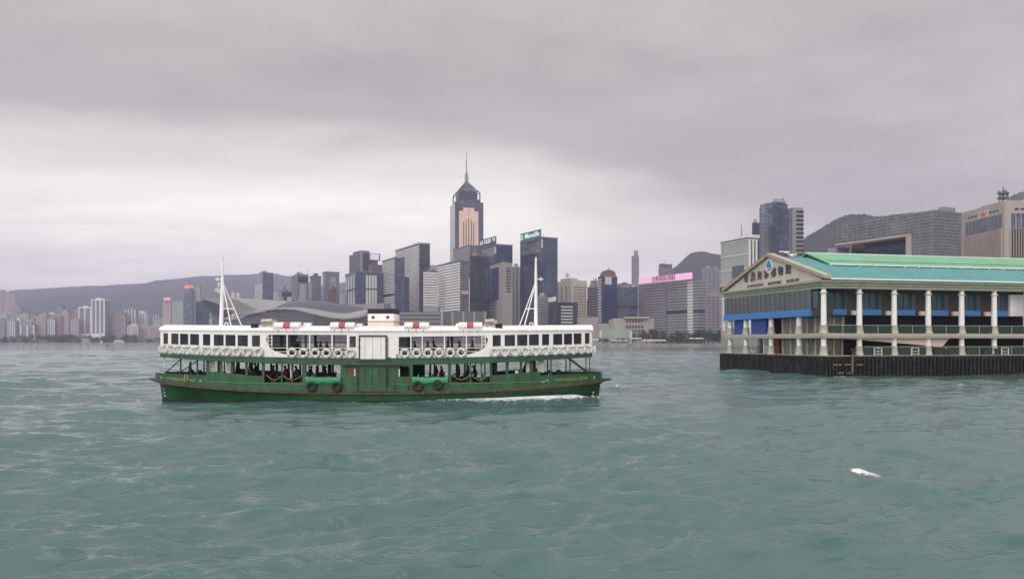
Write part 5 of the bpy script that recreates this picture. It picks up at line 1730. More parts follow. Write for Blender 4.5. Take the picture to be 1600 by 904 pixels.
# ---- billboard towers
Y = 1200
t, a, b, zt = tower('dark glass tower under the navy television billboard above beige podium tower', 753.5, 773, 800.5, 383, Y, 28, ('g', 'navy'), fins=('g_slate', 5, 0.4, 0.25), plant=False)
face_panel(t, 'L', a, b, 0.02, 0.98, zz(398, Y), zz(386, Y), gls('grey'), 'reflecting_panel', 0.5)
face_panel(t, 'R', a, b, -0.02, 0.07, zz(396, Y), zz(385.5, Y), stn('pale'), 'corner_strip', 0.6)
q = MB(); q.box(-0.5, a + 0.5, -0.5, b + 0.5, zt + 0.003, zt + 2.2); q.build('parapet', stn('dgrey'), t)
def roof_sign(label, t, b, zlo, zhi, bg, words, size, xs, mtxt, y0f=0.0, y1f=1.0, bold=0.05, name='billboard', emit=None):
    """board standing above the left face of tower t; belongs to the roof as its own thing"""
    loc = t.location.copy()
    s = thing(name, label, 'billboard', (loc.x, loc.y, 0), t.rotation_euler.z)
    y0, y1 = b * y0f, b * y1f
    q = MB(); q.box(-0.9, -0.1, y0, y1, zlo, zhi); bd = q.build('board', bg, s)
    for txt, sz, zc, yc, sc in words:
        me = text_mesh('lettering', txt, sz, mtxt, 0.12, sc, bold)
        me.transform(Matrix.Translation((-1.05, lerp(y0, y1, yc), zc)) @ Matrix.Rotation(-math.pi / 2, 4, 'Z'))
        link('lettering', me, s)
    for f in (0.1, 0.5, 0.9):
        q = MB(); q.box(0, 1.0, lerp(y0, y1, f) - 0.3, lerp(y0, y1, f) + 0.3, zlo - 3, zhi - 1); q.build('support', stn('dgrey'), s)
    return s
m_navyb = mat('billboard_navy', (0.018, 0.018, 0.07), 0.5, 0.1, 0.1)
m_greenb = mat('billboard_green', (0.02, 0.16, 0.13), 0.5, 0.1, 0.1)
m_wtxt = mat('billboard_letters', (0.80, 0.80, 0.85), 0.5, 0.02, 0.1, emit=(0.8, 0.85, 1.0), emit_s=0.25)
m_ctxt = mat('billboard_letters_mint', (0.72, 0.88, 0.84), 0.5, 0.02, 0.1, emit=(0.7, 0.95, 0.9), emit_s=0.25)
roof_sign('navy roof billboard reading LG OLED TV in white', t, b, zt + 2.0, zt + 13.2, m_navyb, [('LG OLED TV', 8.6, zt + 5.4, 0.52, 1.12)], 9, 1, m_wtxt, -0.13, 1.12, 0.12)
t, a, b, zt = tower('beige podium tower with bowed dark glass front and louvred side', 752.6, 785, 800.8, 410, 1160, 20, ('s', 'greige'), None, plant=False)
Y = 1160
q = MB(); n = 10
rings = []
for k in range(n + 1):
    f = k / n
    rings.append([(-0.3 - 7.0 * math.sin(math.pi * f), lerp(0.16, 0.97, f) * b, zz(466, Y)), (-0.3 - 7.0 * math.sin(math.pi * f), lerp(0.16, 0.97, f) * b, zz(416, Y)), (0.02, lerp(0.16, 0.97, f) * b, zz(416, Y)), (0.02, lerp(0.16, 0.97, f) * b, zz(466, Y))])
q.loft(rings); q.build('bowed_glass', gls('navy'), t, smooth=True)
q = MB(); z = zz(456, Y)
while z < zz(419, Y):
    q.box(a * 0.36, a * 0.84, -0.5, 0.02, z, z + 2.0); z += 4.2
q.build('louvres', gls('dark'), t, kind='stuff')
q = MB(); z = 8
while z < zz(469, Y):
    q.box(-0.6, 0.02, b * 0.3, b, z, z + 2.2); z += 4.6
q.build('floor_bands', stn('dgrey'), t, kind='stuff')
tower('narrow pinkish striped tower between the two billboard towers', 800, 801, 815, 416.5, 1330, 25, ('s', 'lilac'), None, fins=('brown', 7, 3.0, 0.4), name='apartment_block')
Y = 1150
t, a, b, zt = tower('dark blue glass tower under the green insurance billboard', 813, 846.5, 871, 372.5, Y, 28, ('g', 'blue'), plant=False, fins=('g_navy', 4.5, 0.3, 0.2))
face_panel(t, 'L', a, b, 0.03, 0.97, zz(393, Y), zz(376, Y), gls('grey'), 'reflecting_panel', 0.5)
face_panel(t, 'L', a, b, 0.06, 0.97, zz(411, Y), zz(394, Y), gls('dark'), 'dark_glazing', 0.45)
face_panel(t, 'R', a, b, -0.02, 0.05, zz(387, Y), zz(373.5, Y), stn('white'), 'corner_strip', 0.6)
q = MB(); z = 10
while z < zz(422, Y):
    q.box(-0.45, 0.02, 1, b - 1, z, z + 0.9); z += 4.2
q.build('floor_bands', gls('slate'), t, kind='stuff')
q = MB(); q.box(-0.5, a + 0.5, -0.5, b + 0.5, zt + 0.003, zt + 2.6); q.build('parapet', stn('dgrey'), t)
s = roof_sign('green roof billboard reading Manulife in pale letters', t, b, zt + 2.0, zt + 14.0, m_greenb, [('Manulife', 10.4, zt + 5.0, 0.42, 1.25)], 10, 1, m_ctxt, 0.02, 0.97, 0.12)
q = MB(); y0 = lerp(0.02, 0.97, 0.88) * b
q.box(-1.2, -0.91, y0, y0 + 7.5, zt + 4.5, zt + 11.5); q.build('logo_square', m_ctxt, s)
for k in range(3):
    q = MB(); q.box(-1.35, -1.21, y0 + 1.4 + k * 2.0, y0 + 2.4 + k * 2.0, zt + 5.5, zt + 10.5); q.build('logo_bar', m_greenb, s)

# ---- right of the billboards
tower('short grey striped tower beside the blue billboard tower', 841.5, 843, 857, 462.5, 1050, 25, ('g', 'grey'), ('grey', 3.6, 0.5, 0.4), name='office_block')
Y = 1250
t, a, b, zt = tower('beige hospital-like block with rows of small windows and roof aerials', 857, 893, 917, 437.5, Y, 30, ('s', 'cream'), None, plant=False)
for side, n, fr, wd in (('R', 5, (0.12, 0.95), 3.2), ('L', 4, (0.12, 0.9), 3.6)):
    q = MB()
    L_ = a if side == 'R' else b
    for i in range(n):
        f = lerp(fr[0], fr[1], (i + 0.5) / n) * L_
        z = 12
        while z < zt - 8:
            if side == 'R':
                q.box(f - wd / 2, f + wd / 2, -0.35, 0.02, z, z + 2.2)
            else:
                q.box(-0.35, 0.02, f - wd / 2, f + wd / 2, z, z + 2.0)
            z += 4.6
    q.build('windows', stn('brown') if side == 'R' else gls('dark'), t, kind='stuff')
q = MB(); q.box(a * 0.05, a * 0.55, b * 0.1, b * 0.5, zt, zt + 4); q.build('plant_room', stn('cream'), t)
q = MB(); q.tube([(a * 0.2, b * 0.3, zt + 4), (a * 0.2, b * 0.3, zt + 12)], 0.6, 6); q.box(a * 0.0, a * 0.35, b * 0.3 - 0.5, b * 0.3 + 0.5, zt + 8, zt + 9); q.box(a * 0.1, a * 0.3, b * 0.3 - 0.5, b * 0.3 + 0.5, zt + 11, zt + 12); q.build('aerials', stn('dgrey'), t)
t, a, b, zt = tower('dark violet low block with striped windows in front of the beige block', 857, 870, 903, 472, 1020, 15, ('g', 'dark'), None, plant=False, name='office_block')
q = MB()
for k in range(6):
    z = zz(478, 1020) - 4.0 * k
    q.box(a * 0.2, a * 0.75, -0.5, 0.02, z - 1.6, z)
q.build('window_bands', stn('pale'), t, kind='stuff')
face_panel(t, 'L', a, b, 0.1, 0.95, zz(470, 1020), zz(463, 1020), stn('white'), 'white_sign', 0.8)
tower('slim dark tower tucked beside the arched navy glass tower', 918, 920, 934.5, 448, 1280, 25, ('g', 'dark'), ('dgrey', 4, 0.4, 0.3))
tower('small grey tower top showing over the slim dark tower', 923, 924, 934, 438, 1380, 25, ('s', 'lilac'), ('dgrey', 4, 0.4, 0.3), plant=False)
Y = 1150
t, a, b, zt = tower('navy glass tower with arched bronze crown and white panel', 934.6, 940, 964.5, 431, Y, 14, ('g', 'navy'), None, plant=False)
q = MB(); z = 10
while z < zt - 6:
    q.box(-0.5, 0.02, 0.5, b, z, z + 2.2); z += 4
q.build('floor_bands', stn('pale'), t, kind='stuff')
q = MB(); n = 10
q.prism([(a * 0.06, 1, zt)] + [(a * (0.5 - 0.44 * math.cos(math.pi * k / n)), 1, zt + 9.5 * math.sin(math.pi * k / n) ** 0.8) for k in range(1, n)] + [(a * 0.94, 1, zt)], (0, b * 0.7, 0)); q.build('arched_crown', stn('brown'), t)
q = MB(); q.box(a * 0.10, a * 0.9, -0.7, 1.0, zt - 1.5, zt + 1.2); q.build('bronze_band', stn('red'), t)
face_panel(t, 'R', a, b, 0.22, 0.62, zz(444, Y), zz(432.5, Y), stn('pale'), 'white_panel', 0.8)
q = MB(); q.tube([(a / 2, b * 0.3, zt + 9), (a / 2, b * 0.3, zt + 13.5)], 0.4, 5); q.build('finial', stn('dgrey'), t)
tower('blue banded office block beside the arched tower', 964, 966, 996, 449, 1120, 12, ('g', 'slate'), ('g_blue', 4.0, 0.45, 0.5), parapet=('dgrey', 1.5))
t, a, b, zt = tower('very slim lilac residential tower with notched top', 987.3, 988, 998, 399.5, 1900, 8, ('s', 'lilac'), ('dgrey', 4.2, 0.3, 0.3), fins=('lilac', 5, 1.2, 0.6), name='residential_tower', plant=False)
q = MB(); q.box(a * 0.3, a * 0.95, 2, b * 0.8, zt, PZ(391, 1900)); q.build('tower_top', stn('lilac'), t)
Y = 1100
t, a, b, zt = tower('brown grey slab with fine window grid under the pink billboard', 998.5, 1041, 1043, 440, Y, 30, ('g', 'brown'), ('grey', 3.8, 0.4, 0.35, 6), fins=('lilac', 4.5, 0.6, 0.45), faces='L', plant=False)
Y = 1040
t, a, b, zt = tower('pale banded government-style block under the pink billboard end', 1042.7, 1090, 1104, 436.5, Y, 30, ('g', 'grey'), ('grey', 3.9, 0.5, 0.5, 6), plant=False)
face_panel(t, 'L', a, b, 0.12, 0.32, 6, zt - 1, stn('grey'), 'pale_bay', 0.9)
q = MB(); z = 9
while z < zt - 3:
    q.box(-1.2, -0.9, b * 0.14, b * 0.30, z, z + 1.8); z += 3.9
q.build('bay_windows', stn('white'), t, kind='stuff')
# pink billboard
cY = 1030.0
cX = PX(1082, cY)
th = math.radians(30)
l = (998.5 - 800) / F
bl = (cX - l * cY) / (math.sin(th) + l * math.cos(th))
s = thing('billboard', 'long pink roof billboard with purple characters', 'billboard', (cX, cY, 0), th)
z0, z1 = PZ(435.5, cY), PZ(425.2, cY)
m_pinkb = mat('billboard_pink', (0.72, 0.36, 0.55), 0.5, 0.06, 0.02, emit=(0.95, 0.55, 0.78), emit_s=0.30)
q = MB(); q.box(-1.0, 0, 0, bl, z0, z1); q.build('board', m_pinkb, s)
m_ptxt = mat('billboard_characters', (0.20, 0.03, 0.16), 0.6, 0.1, 0.1)
for k, ch in enumerate('\u5168\u65b0\u5047\u5340\u9032\u99d0'):
    me = text_mesh('lettering', ch, 8.6, m_ptxt, 0.15, 1.0, 0.03)
    me.transform(Matrix.Translation((-1.2, bl * (0.70 - 0.075 * k), z0 + 1.6)) @ Matrix.Rotation(-math.pi / 2, 4, 'Z'))
    link('lettering', me, s)
for f in (0.05, 0.35, 0.65, 0.95):
    q = MB(); q.box(0.05, 1.0, bl * f - 0.4, bl * f + 0.4, z0 - 6, z1 - 0.5); q.build('support', stn('dgrey'), s)
t, a, b, zt = tower('dark plum tower top rising behind the pink billboard', 1029, 1034, 1051, 418, 1500, 20, ('s', 'lilac'), ('brown', 4.2, 0.4, 0.3), plant=False, name='residential_tower')
q = MB(); q.box(a * 0.02, a * 0.35, 1, b, zt, PZ(411.5, 1500)); q.box(a * 0.45, a * 0.98, 1, b, zt, PZ(412, 1500)); q.build('tower_top', stn('brown'), t)
q = MB(); q.tube([(a * 0.4, b * 0.3, zt), (a * 0.4, b * 0.3, zt + 14)], 0.4, 5); q.build('aerial', stn('dgrey'), t)
tower('lilac striped tower at the foot of the round hill', 1098, 1100, 1115, 418, 1450, 20, ('s', 'lilac'), ('dgrey', 4, 0.4, 0.4), fins=('lilac', 8, 3, 0.8), name='residential_tower')
tower('grey tower behind the white curved council block', 1110, 1112, 1130, 421, 1350, 20, ('s', 'grey'), ('dgrey', 4, 0.4, 0.4), fins=('lilac', 8, 3, 0.8), name='residential_tower')
tower('plum brown lower tower beside the banded government-style block', 1103, 1105, 1130, 462, 1000, 15, ('s', 'lilac'), ('brown', 3.8, 0.45, 0.4), fins=('lilac', 6, 1.5, 0.5), name='office_block')

# ---- civic buildings behind the pier
Y = 620
t, a, b, zt = tower('white curved council block with pale vertical fins behind the pier gable', 1126.5, 1168, 1184, 371, Y, 22, ('s', 'grey'), ('pale', 11.2, 0.08, 0.5, 10), name='civic_block', plant=False)
q = MB()
for k in range(26):
    y = b * (k + 0.5) / 26
    q.box(-0.4, 0.02, y - 0.12, y + 0.12, 10, zt - 1.2)
q.build('ribs', stn('pale'), t, kind='stuff')
face_panel(t, 'L', a, b, 0.10, 0.55, zz(432, Y), zz(413, Y), gls('slate'), 'large_window', 0.6)
for k in range(3):
    face_panel(t, 'R', a, b, 0.08 + 0.32 * k, 0.24 + 0.32 * k, 10, zt - 1.4, stn('white'), 'white_fin', 1.2)
    face_panel(t, 'R', a, b, 0.25 + 0.32 * k, 0.38 + 0.32 * k, 12, zt - 2.0, gls('dark'), 'window_strip', 0.5)
q = MB(); q.loft([[(-1.2, b + 0.5, zt), (-1.2, -1.2, zt), (a + 1.0, -1.2, zt), (a + 1.0, b + 0.5, zt)], [(-1.2, b + 0.5, zt + 1.1), (-1.2, -1.2, zt + 2.0), (a + 1.0, -1.2, zt + 2.6), (a + 1.0, b + 0.5, zt + 1.6)]]); q.build('roof_edge', stn('white'), t)
Y = 720
t, a, b, zt = tower('blue glass tower with bowed front and louvred grey side', 1186.5, 1188, 1234, 325, Y, 8, ('g', 'steel'), None, plant=False, depth=30)
q = MB(); n = 12
rings = []
for k in range(n + 1):
    f = k / n
    d = 0.3 + 4.5 * math.sin(math.pi * min(1, f * 0.9 + 0.1))
    zt2 = zt + 1 + 4.0 * math.sin(math.pi * (0.15 + 0.6 * f))
    rings.append([(a * f * 0.92, -d, 5), (a * f * 0.92, -d, zt2), (a * f * 0.92, 0.5, zt2), (a * f * 0.92, 0.5, 5)])
q.loft(rings); q.build('bowed_front', gls('steel'), t, smooth=True)
q = MB()
for k in range(34):
    z = 10 + k * 3.6
    q.box(a * 0.04, a * 0.88, -4.9, -4.7, z, z + 0.25)
q.build('mullion_lines', gls('slate'), t, kind='stuff')
q = MB(); q.box(a * 0.55, a * 0.92, 3, 16, zt, PZ(312, Y)); q.build('plant_room', stn('lilac'), t)
q = MB()
for f in (0.57, 0.68, 0.8, 0.9):
    q.tube([(a * f, 6, PZ(312, Y)), (a * f, 6, PZ(308 - 2 * (f > 0.85), Y))], 0.35, 5)
q.box(a * 0.55, a * 0.92, 5.7, 6.3, PZ(309.5, Y), PZ(308.8, Y)); q.build('aerials', stn('dgrey'), t)
t, a, b, zt = tower('grey louvred stair tower attached behind the bowed blue tower', 1234.2, 1238, 1255, 324, 728, 8, ('s', 'grey'), None, plant=False)
q = MB(); z = 10
while z < zt - 3:
    q.box(a * 0.35, a + 0.3, -0.6, 0.02, z, z + 1.8); z += 3.9
q.build('louvres', gls('dark'), t, kind='stuff')
tower('dark navy tower edge behind the bowed blue tower', 1175, 1176, 1187, 347.5, 900, 8, ('g', 'navy'), None)

# ---- government complex with the giant door opening
Y = 560
th = math.radians(26.7)
Xc = PX(1460, Y)
l = (1306 - 800) / F
bb = (Xc - l * Y) / (math.sin(th) + l * math.cos(th))
aa = ((1503 - 800) / F * Y - Xc) / (math.cos(th) - (1503 - 800) / F * math.sin(th))
t = thing('government_complex', 'long grey glass government building with huge dark doorway', 'building', (Xc, Y, 0), th)
zt = PZ(327.5, Y)
lf = lambda px: (Xc - (px - 800) / F * Y) / (math.sin(th) + (px - 800) / F * math.cos(th))    # photo column -> distance along left face
yd = lf(1416)
zd = PZ(366, Y + yd * math.cos(th))
q = MB(); q.box(0, aa, 0, yd, LZ, zt); q.build('wall', gls('grey'), t)
q = MB(); q.hexa([(0, yd + 0.002, zd), (aa, yd + 0.002, zd), (aa, bb, zd + 0.5), (0, bb, zd + 0.5), (0, yd + 0.002, zt - 0.003), (aa, yd + 0.002, zt - 0.003), (aa, bb, zt - 0.003), (0, bb, zt - 0.003)]); q.build('lintel_wall', gls('grey'), t)
q = MB(); q.box(aa * 0.6, aa * 0.62, yd + 0.3, bb, LZ, zd - 0.05); q.build('doorway_glass', gls('navy'), t)
q = MB(); q.box(-0.5, 3.0, yd - 4.5, yd - 0.003, LZ, zd - 0.2); q.build('door_jamb', stn('beige'), t)
q = MB(); q.box(-0.8, 3.0, yd - 4.5, bb, zd - 1.6, zd - 0.003); q.build('door_lintel', stn('beige'), t)
q = MB(); q.box(1, aa * 0.5, bb + 0.01, bb + 9, LZ, PZ(389, Y + 90)); q.build('side_wing', stn('grey'), t)
q = MB(); z = LZ + 4
while z < zt - 1:
    q.box(-0.3, aa + 0.2, -0.3, yd - (4.6 if z < zd else 0), z, z + 0.45)
    if z > zd + 0.5:
        q.box(-0.3, 0.02, yd, bb, z, z + 0.45)
    z += 2.3
q.build('floor_bands', stn('grey'), t, kind='stuff')
q = MB(); y = 2
while y < bb:
    q.box(-0.35, 0.02, y - 0.15, y + 0.15, (zd if y > yd - 5 else LZ), zt - 0.5); y += 9.0
q.build('mullion_fins', stn('grey'), t, kind='stuff')
q = MB(); q.box(aa * 0.55, aa * 0.95, 4, 9, zt, zt + 4); q.build('roof_plant', stn('lilac'), t)
q = MB(); q.box(2, 6, bb * 0.55, bb * 0.75, zt, zt + 0.6); q.build('roof_plant', stn('lilac'), t)

# ---- beige headquarters block with slit windows
Y = 470
t, a, b, zt = tower('beige headquarters block with narrow vertical windows and red star', 1502, 1569.5, 1690, 314.5, Y, 2.0, ('s', 'tan'), None, plant=False, name='headquarters_block', cat='building')
def slits(face, Lh, n, z0, z1, f0, f1, wd, m, nm, out=0.35):
    q = MB()
    for k in range(n):
        f = lerp(f0, f1, (k + 0.5) / n) * Lh
        if face == 'L':
            q.box(-out, 0.02, f - wd / 2, f + wd / 2, z0, z1)
        else:
            q.box(f - wd / 2, f + wd / 2, -out, 0.02, z0, z1)
    q.build(nm, m, t, kind='stuff')
for face, Lh, n in (('L', b, 20), ('R', a, 26)):
    f0, f1 = (0.05, 0.90) if face == 'L' else (0.08, 0.95)
    m_sl = gls('dark')
    slits(face, Lh, n // 2, zt - 15.5, zt - 7.0, f0, f1, Lh * (f1 - f0) / (n // 2) * 0.78, gls('slate'), 'upper_windows', 0.2)
    slits(face, Lh, n, LZ, zt - 15.8, f0, f1, Lh * (f1 - f0) / n * 0.5, m_sl, 'slit_windows', 0.2)
    slits(face, Lh, n + 1, LZ, zt - 15.8, f0 - 0.02, f1 + 0.02, Lh * (f1 - f0) / n * 0.16, stn('beige'), 'window_ribs', 0.9)
    slits(face, Lh, 10, zt - 5.0, zt - 3.9, 0.12, 0.85, Lh * 0.045, m_sl, 'small_windows', 0.2)
q = MB(); poly = []
yc, zc = b * 0.46, zt - 4.6
for k in range(10):
    an = math.pi / 2 + k * math.pi / 5
    r = 2.5 if k % 2 == 0 else 1.0
    poly.append((-0.5, yc + r * 1.6 * math.cos(an), zc + r * math.sin(an)))
q.prism(poly, (0.3, 0, 0)); q.build('star_emblem', mat('star_red', (0.55, 0.13, 0.06), 0.5, 0.1, 0.2), t)
q = MB(); q.box(-0.35, 0.02, b * 0.34, b * 0.58, zt - 6.8, zt - 2.2); q.build('emblem_panel', stn('cream'), t)
q = MB(); q.box(2, a - 4, 4, b * 0.6, zt, zt + 1.2); q.build('roof_plant', stn('beige'), t)
tm = thing('signal_mast', 'dark lattice signal tower on the roof of the beige headquarters', 'mast', (PX(1567.5, Y + 12), Y + 12, zt + 1.2))
q = MB()
for sx in (-1.3, 1.3):
    for sy in (-1.3, 1.3):
        q.box(sx - 0.2, sx + 0.2, sy - 0.2, sy + 0.2, -1.2, 7.2)
q.tube([(0, 0, -1), (0, 0, 9.6)], 0.3, 6); q.build('frame', stn('dgrey'), tm)
for z in (2.4, 5.2):
    q = MB(); q.lathe(0, 0, [(2.6, z), (3.1, z + 0.1), (3.1, z + 1.1), (2.6, z + 1.2)], 12); q.build('platform', stn('dgrey'), tm)
for k in range(7):
    an = k * 0.9
    q = MB(); q.cyl(2.6 * math.cos(an), 2.6 * math.sin(an), 3.6 + (k % 2) * 2.8, 5.0 + (k % 2) * 2.8, 0.35, 0.35, 6); q.build('dish', stn('dgrey'), tm)

# ---- Causeway Bay and convention centre neighbours
Y = 1900
t, a, b, zt = tower('beige slab hotel with pink sign on its roof', 254.5, 255.5, 268, 474, Y, 10, ('s', 'beige'), ('grey', 4, 0.35, 0.5), fins=('beige', 7, 1.6, 0.8), plant=False, name='hotel_tower')
s = thing('billboard', 'pink lit rooftop sign on the beige slab hotel', 'billboard', (PX(255.5, Y), Y, 0), math.radians(10))
q = MB(); q.box(0.5, a * 0.85, -0.5, 0.8, PZ(469.5, Y), PZ(464.5, Y)); q.build('board', mat('sign_pink', (0.75, 0.25, 0.32), 0.5, 0.12, 0.08, emit=(1.0, 0.4, 0.5), emit_s=0.25), s)
q = MB(); q.box(0.5, a * 0.85, 0.9, 2.0, PZ(474.5, Y), PZ(468, Y)); q.build('support', stn('red'), s)
tower('grey green office slab beside the pink-signed hotel', 268.5, 269.5, 287, 470, 1880, 10, ('s', 'green'), ('grey', 4, 0.45, 0.5), parapet=('dgrey', 2))
Y = 1700
t, a, b, zt = tower('tall dark tower with orange sign above its pale side wing', 288, 289, 302, 451, Y, 8, ('g', 'lilac'), ('g_dark', 4, 0.3, 0.4), fins=('lilac', 8, 1.5, 0.6), plant=False)
s = thing('billboard', 'orange lit rooftop sign on the tall dark tower', 'billboard', (PX(289, Y), Y, 0), math.radians(8))
q = MB(); q.box(-0.5, a + 0.5, -1.0, 0.8, PZ(451.0, Y) + 0.01, PZ(445.3, Y)); q.build('board', mat('sign_orange', (0.72, 0.22, 0.10), 0.5, 0.15, 0.06, emit=(1.0, 0.4, 0.2), emit_s=0.2), s)
q = MB(); q.box(0.5, a * 0.85, 0.9, 3, PZ(452, Y), PZ(446, Y)); q.build('support', stn('dgrey'), s)
t, a, b, zt = tower('pale wing attached to the tall orange-signed tower', 302, 303, 313.5, 448, 1710, 8, ('s', 'green'), ('grey', 4, 0.3, 0.5), parapet=('dgrey', 1.5))
tower('blue glass block standing against the wave roof tip', 306, 309, 326, 472, 1150, 15, ('g', 'blue'), fins=('g_slate', 7, 0.8, 0.5), name='office_block', plant=False)
tower('pale slim tower high on the far hillside', 361, 361.5, 366, 456, 2900, 5, ('s', 'pale'), None, plant=False, name='residential_tower')
tower('pale slim tower low on the far hillside', 369, 369.5, 373.5, 457, 2950, 5, ('s', 'pale'), None, plant=False, name='residential_tower')

# ---- convention centre with wave-shaped roofs
cc = thing('convention_centre', 'waterfront convention hall with sweeping wave-shaped grey roofs', 'building', (0, 0, 0))
def zpt(zx, zy, Y):
    """point of the zoomed study picture (300..600 x 440..520 at 5.333) -> world"""
    px, py = 300 + zx / 5.3333, 440 + zy / 5.3333
    return Vector((PX(px, Y), Y, PZ(py, Y)))
def resample(pts, n):
    P = [Vector(p) for p in pts]
    out_ = []
    m = len(P) - 1
    for i in range(n + 1):
        f = i / n * m
        k = min(int(f), m - 1)
        u = f - k
        p0, p1, p2, p3 = P[max(k - 1, 0)], P[k], P[k + 1], P[min(k + 2, m)]
        out_.append(0.5 * ((2 * p1) + (p2 - p0) * u + (2 * p0 - 5 * p1 + 4 * p2 - p3) * u * u + (3 * p1 - p0 - 3 * p2 + p3) * u ** 3))
    return out_
def shell(name, m, A, B, thick, n=40, rows=6, belly=0.0):
    """thick curved sheet between edge curves A and B"""
    a, b = resample(A, n), resample(B, n)
    up = []
    for r in range(rows + 1):
        f = r / rows
        up.append([a[i].lerp(b[i], f) + Vector((0, 0, belly * math.sin(math.pi * f) * math.sin(math.pi * i / n))) for i in range(n + 1)])
    dn = [[p - Vector((0, 0, thick)) for p in row] for row in up]
    vs = [p for row in up for p in row] + [p for row in dn for p in row]
    w = n + 1
    o = len(up) * w
    fs = []
    for r in range(rows):
        for i in range(n):
            fs.append((r * w + i, r * w + i + 1, (r + 1) * w + i + 1, (r + 1) * w + i))
            fs.append((o + r * w + i, o + (r + 1) * w + i, o + (r + 1) * w + i + 1, o + r * w + i + 1))
    for i in range(n):
        fs.append((i, o + i, o + i + 1, i + 1))
        k = rows * w
        fs.append((k + i, k + i + 1, o + k + i + 1, o + k + i))
    for r in range(rows):
        fs.append((r * w, (r + 1) * w, o + (r + 1) * w, o + r * w))
        fs.append((r * w + n, o + r * w + n, o + (r + 1) * w + n, (r + 1) * w + n))
    q = MB(); q.add(vs, fs)
    return q.build(name, m, cc, smooth=True)
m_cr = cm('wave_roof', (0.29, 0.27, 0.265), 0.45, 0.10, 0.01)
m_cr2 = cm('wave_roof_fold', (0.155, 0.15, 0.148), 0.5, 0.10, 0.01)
Z3 = lambda pts, Y: [zpt(x, y, Y) for x, y in pts]
front = [(395, 278), (480, 256), (560, 240), (640, 228), (720, 222), (850, 225), (1000, 260), (1100, 282), (1200, 297), (1300, 300), (1400, 282), (1468, 240)]
rim = [(400, 272), (480, 250), (560, 234), (640, 223), (720, 217), (850, 212), (1000, 225), (1100, 242), (1200, 258), (1300, 262), (1400, 240), (1464, 230)]
shell('wave_roof_rim', m_cr, Z3(front, 985), Z3(rim, 1010), 1.2)
back_ = [(640, 222), (700, 205), (800, 170), (950, 157), (1150, 170), (1280, 190), (1400, 213), (1462, 229)]
rim2 = [(640, 226), (720, 219), (850, 213), (1000, 226), (1100, 243), (1200, 259), (1300, 263), (1462, 233)]
shell('upper_wave_roof', cm('wave_upper_roof', (0.022, 0.026, 0.048), 0.35, 0.2, 0.02), Z3(rim2, 1012), Z3(back_, 1075), 1.5, belly=2.0)
wing_lo = [(80, 142), (150, 160), (230, 190), (300, 225), (345, 255), (400, 278)]
wing_up = [(120, 134), (240, 134), (340, 139), (430, 178), (500, 214), (560, 236)]
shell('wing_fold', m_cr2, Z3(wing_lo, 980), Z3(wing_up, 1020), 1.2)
wing_r = [(240, 133), (400, 138), (520, 143), (640, 150), (740, 156), (810, 162)]
wing_r2 = [(340, 141), (420, 175), (500, 214), (560, 235), (640, 224), (705, 210)]
shell('wing_roof', m_cr, Z3(wing_r2, 1021), Z3(wing_r, 1090), 1.2)
sof_lo = [(82, 146), (100, 185), (130, 225), (165, 258), (210, 284), (260, 300)]
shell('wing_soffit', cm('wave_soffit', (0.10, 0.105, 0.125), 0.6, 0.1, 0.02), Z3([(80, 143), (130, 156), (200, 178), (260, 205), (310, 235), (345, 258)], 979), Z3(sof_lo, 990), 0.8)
def curtain(name, A, Y0, Ydep, m, nmull, fh):
    pts = resample(Z3(A, Y0 - 15), 48)
    q = MB(); rings = []
    for p in pts:
        rings.append([(p.x, Y0, LZ), (p.x, Y0, p.z - 1.3), (p.x, Y0 + Ydep, p.z - 1.3), (p.x, Y0 + Ydep, LZ)])
    q.loft(rings)
    g = q.build(name, m, cc)
    q = MB()
    z = LZ + 4
    while z < max(p.z for p in pts) - 3:
        run = [p for p in pts if p.z - 2 > z]
        if len(run) > 1:
            q.box(min(p.x for p in run), max(p.x for p in run), Y0 - 0.35, Y0 - 0.01, z, z + 0.7)
        z += fh
    q.build('glazing_bars', stn('lilac'), g, kind='stuff')
    return g
curtain('hall_glazing', [(395, 278), (480, 256), (560, 240), (640, 228), (720, 222), (850, 225), (940, 245), (1000, 258)], 1000, 60, gls('blue'), 20, 4.5)
curtain('hall_glazing', [(1001, 262), (1100, 284), (1200, 299), (1300, 302), (1400, 286), (1462, 260)], 1002, 58, gls('dark'), 20, 4.5)
curtain('wing_glazing', [(130, 232), (165, 262), (210, 288), (260, 303), (330, 300), (394, 285)], 1001, 50, gls('teal'), 20, 5.0)
# low grey podium roofs behind the hall
q = MB(); a_ = Z3([(1290, 190), (1600, 178)], 1120); q.hexa([(a_[0].x, 1120, LZ), (a_[1].x, 1120, LZ), (a_[1].x, 1180, LZ), (a_[0].x, 1180, LZ), (a_[0].x, 1120, a_[0].z), (a_[1].x, 1120, a_[1].z), (a_[1].x, 1180, a_[1].z + 2), (a_[0].x, 1180, a_[0].z + 2)]); q.build('podium', stn('grey'), cc)

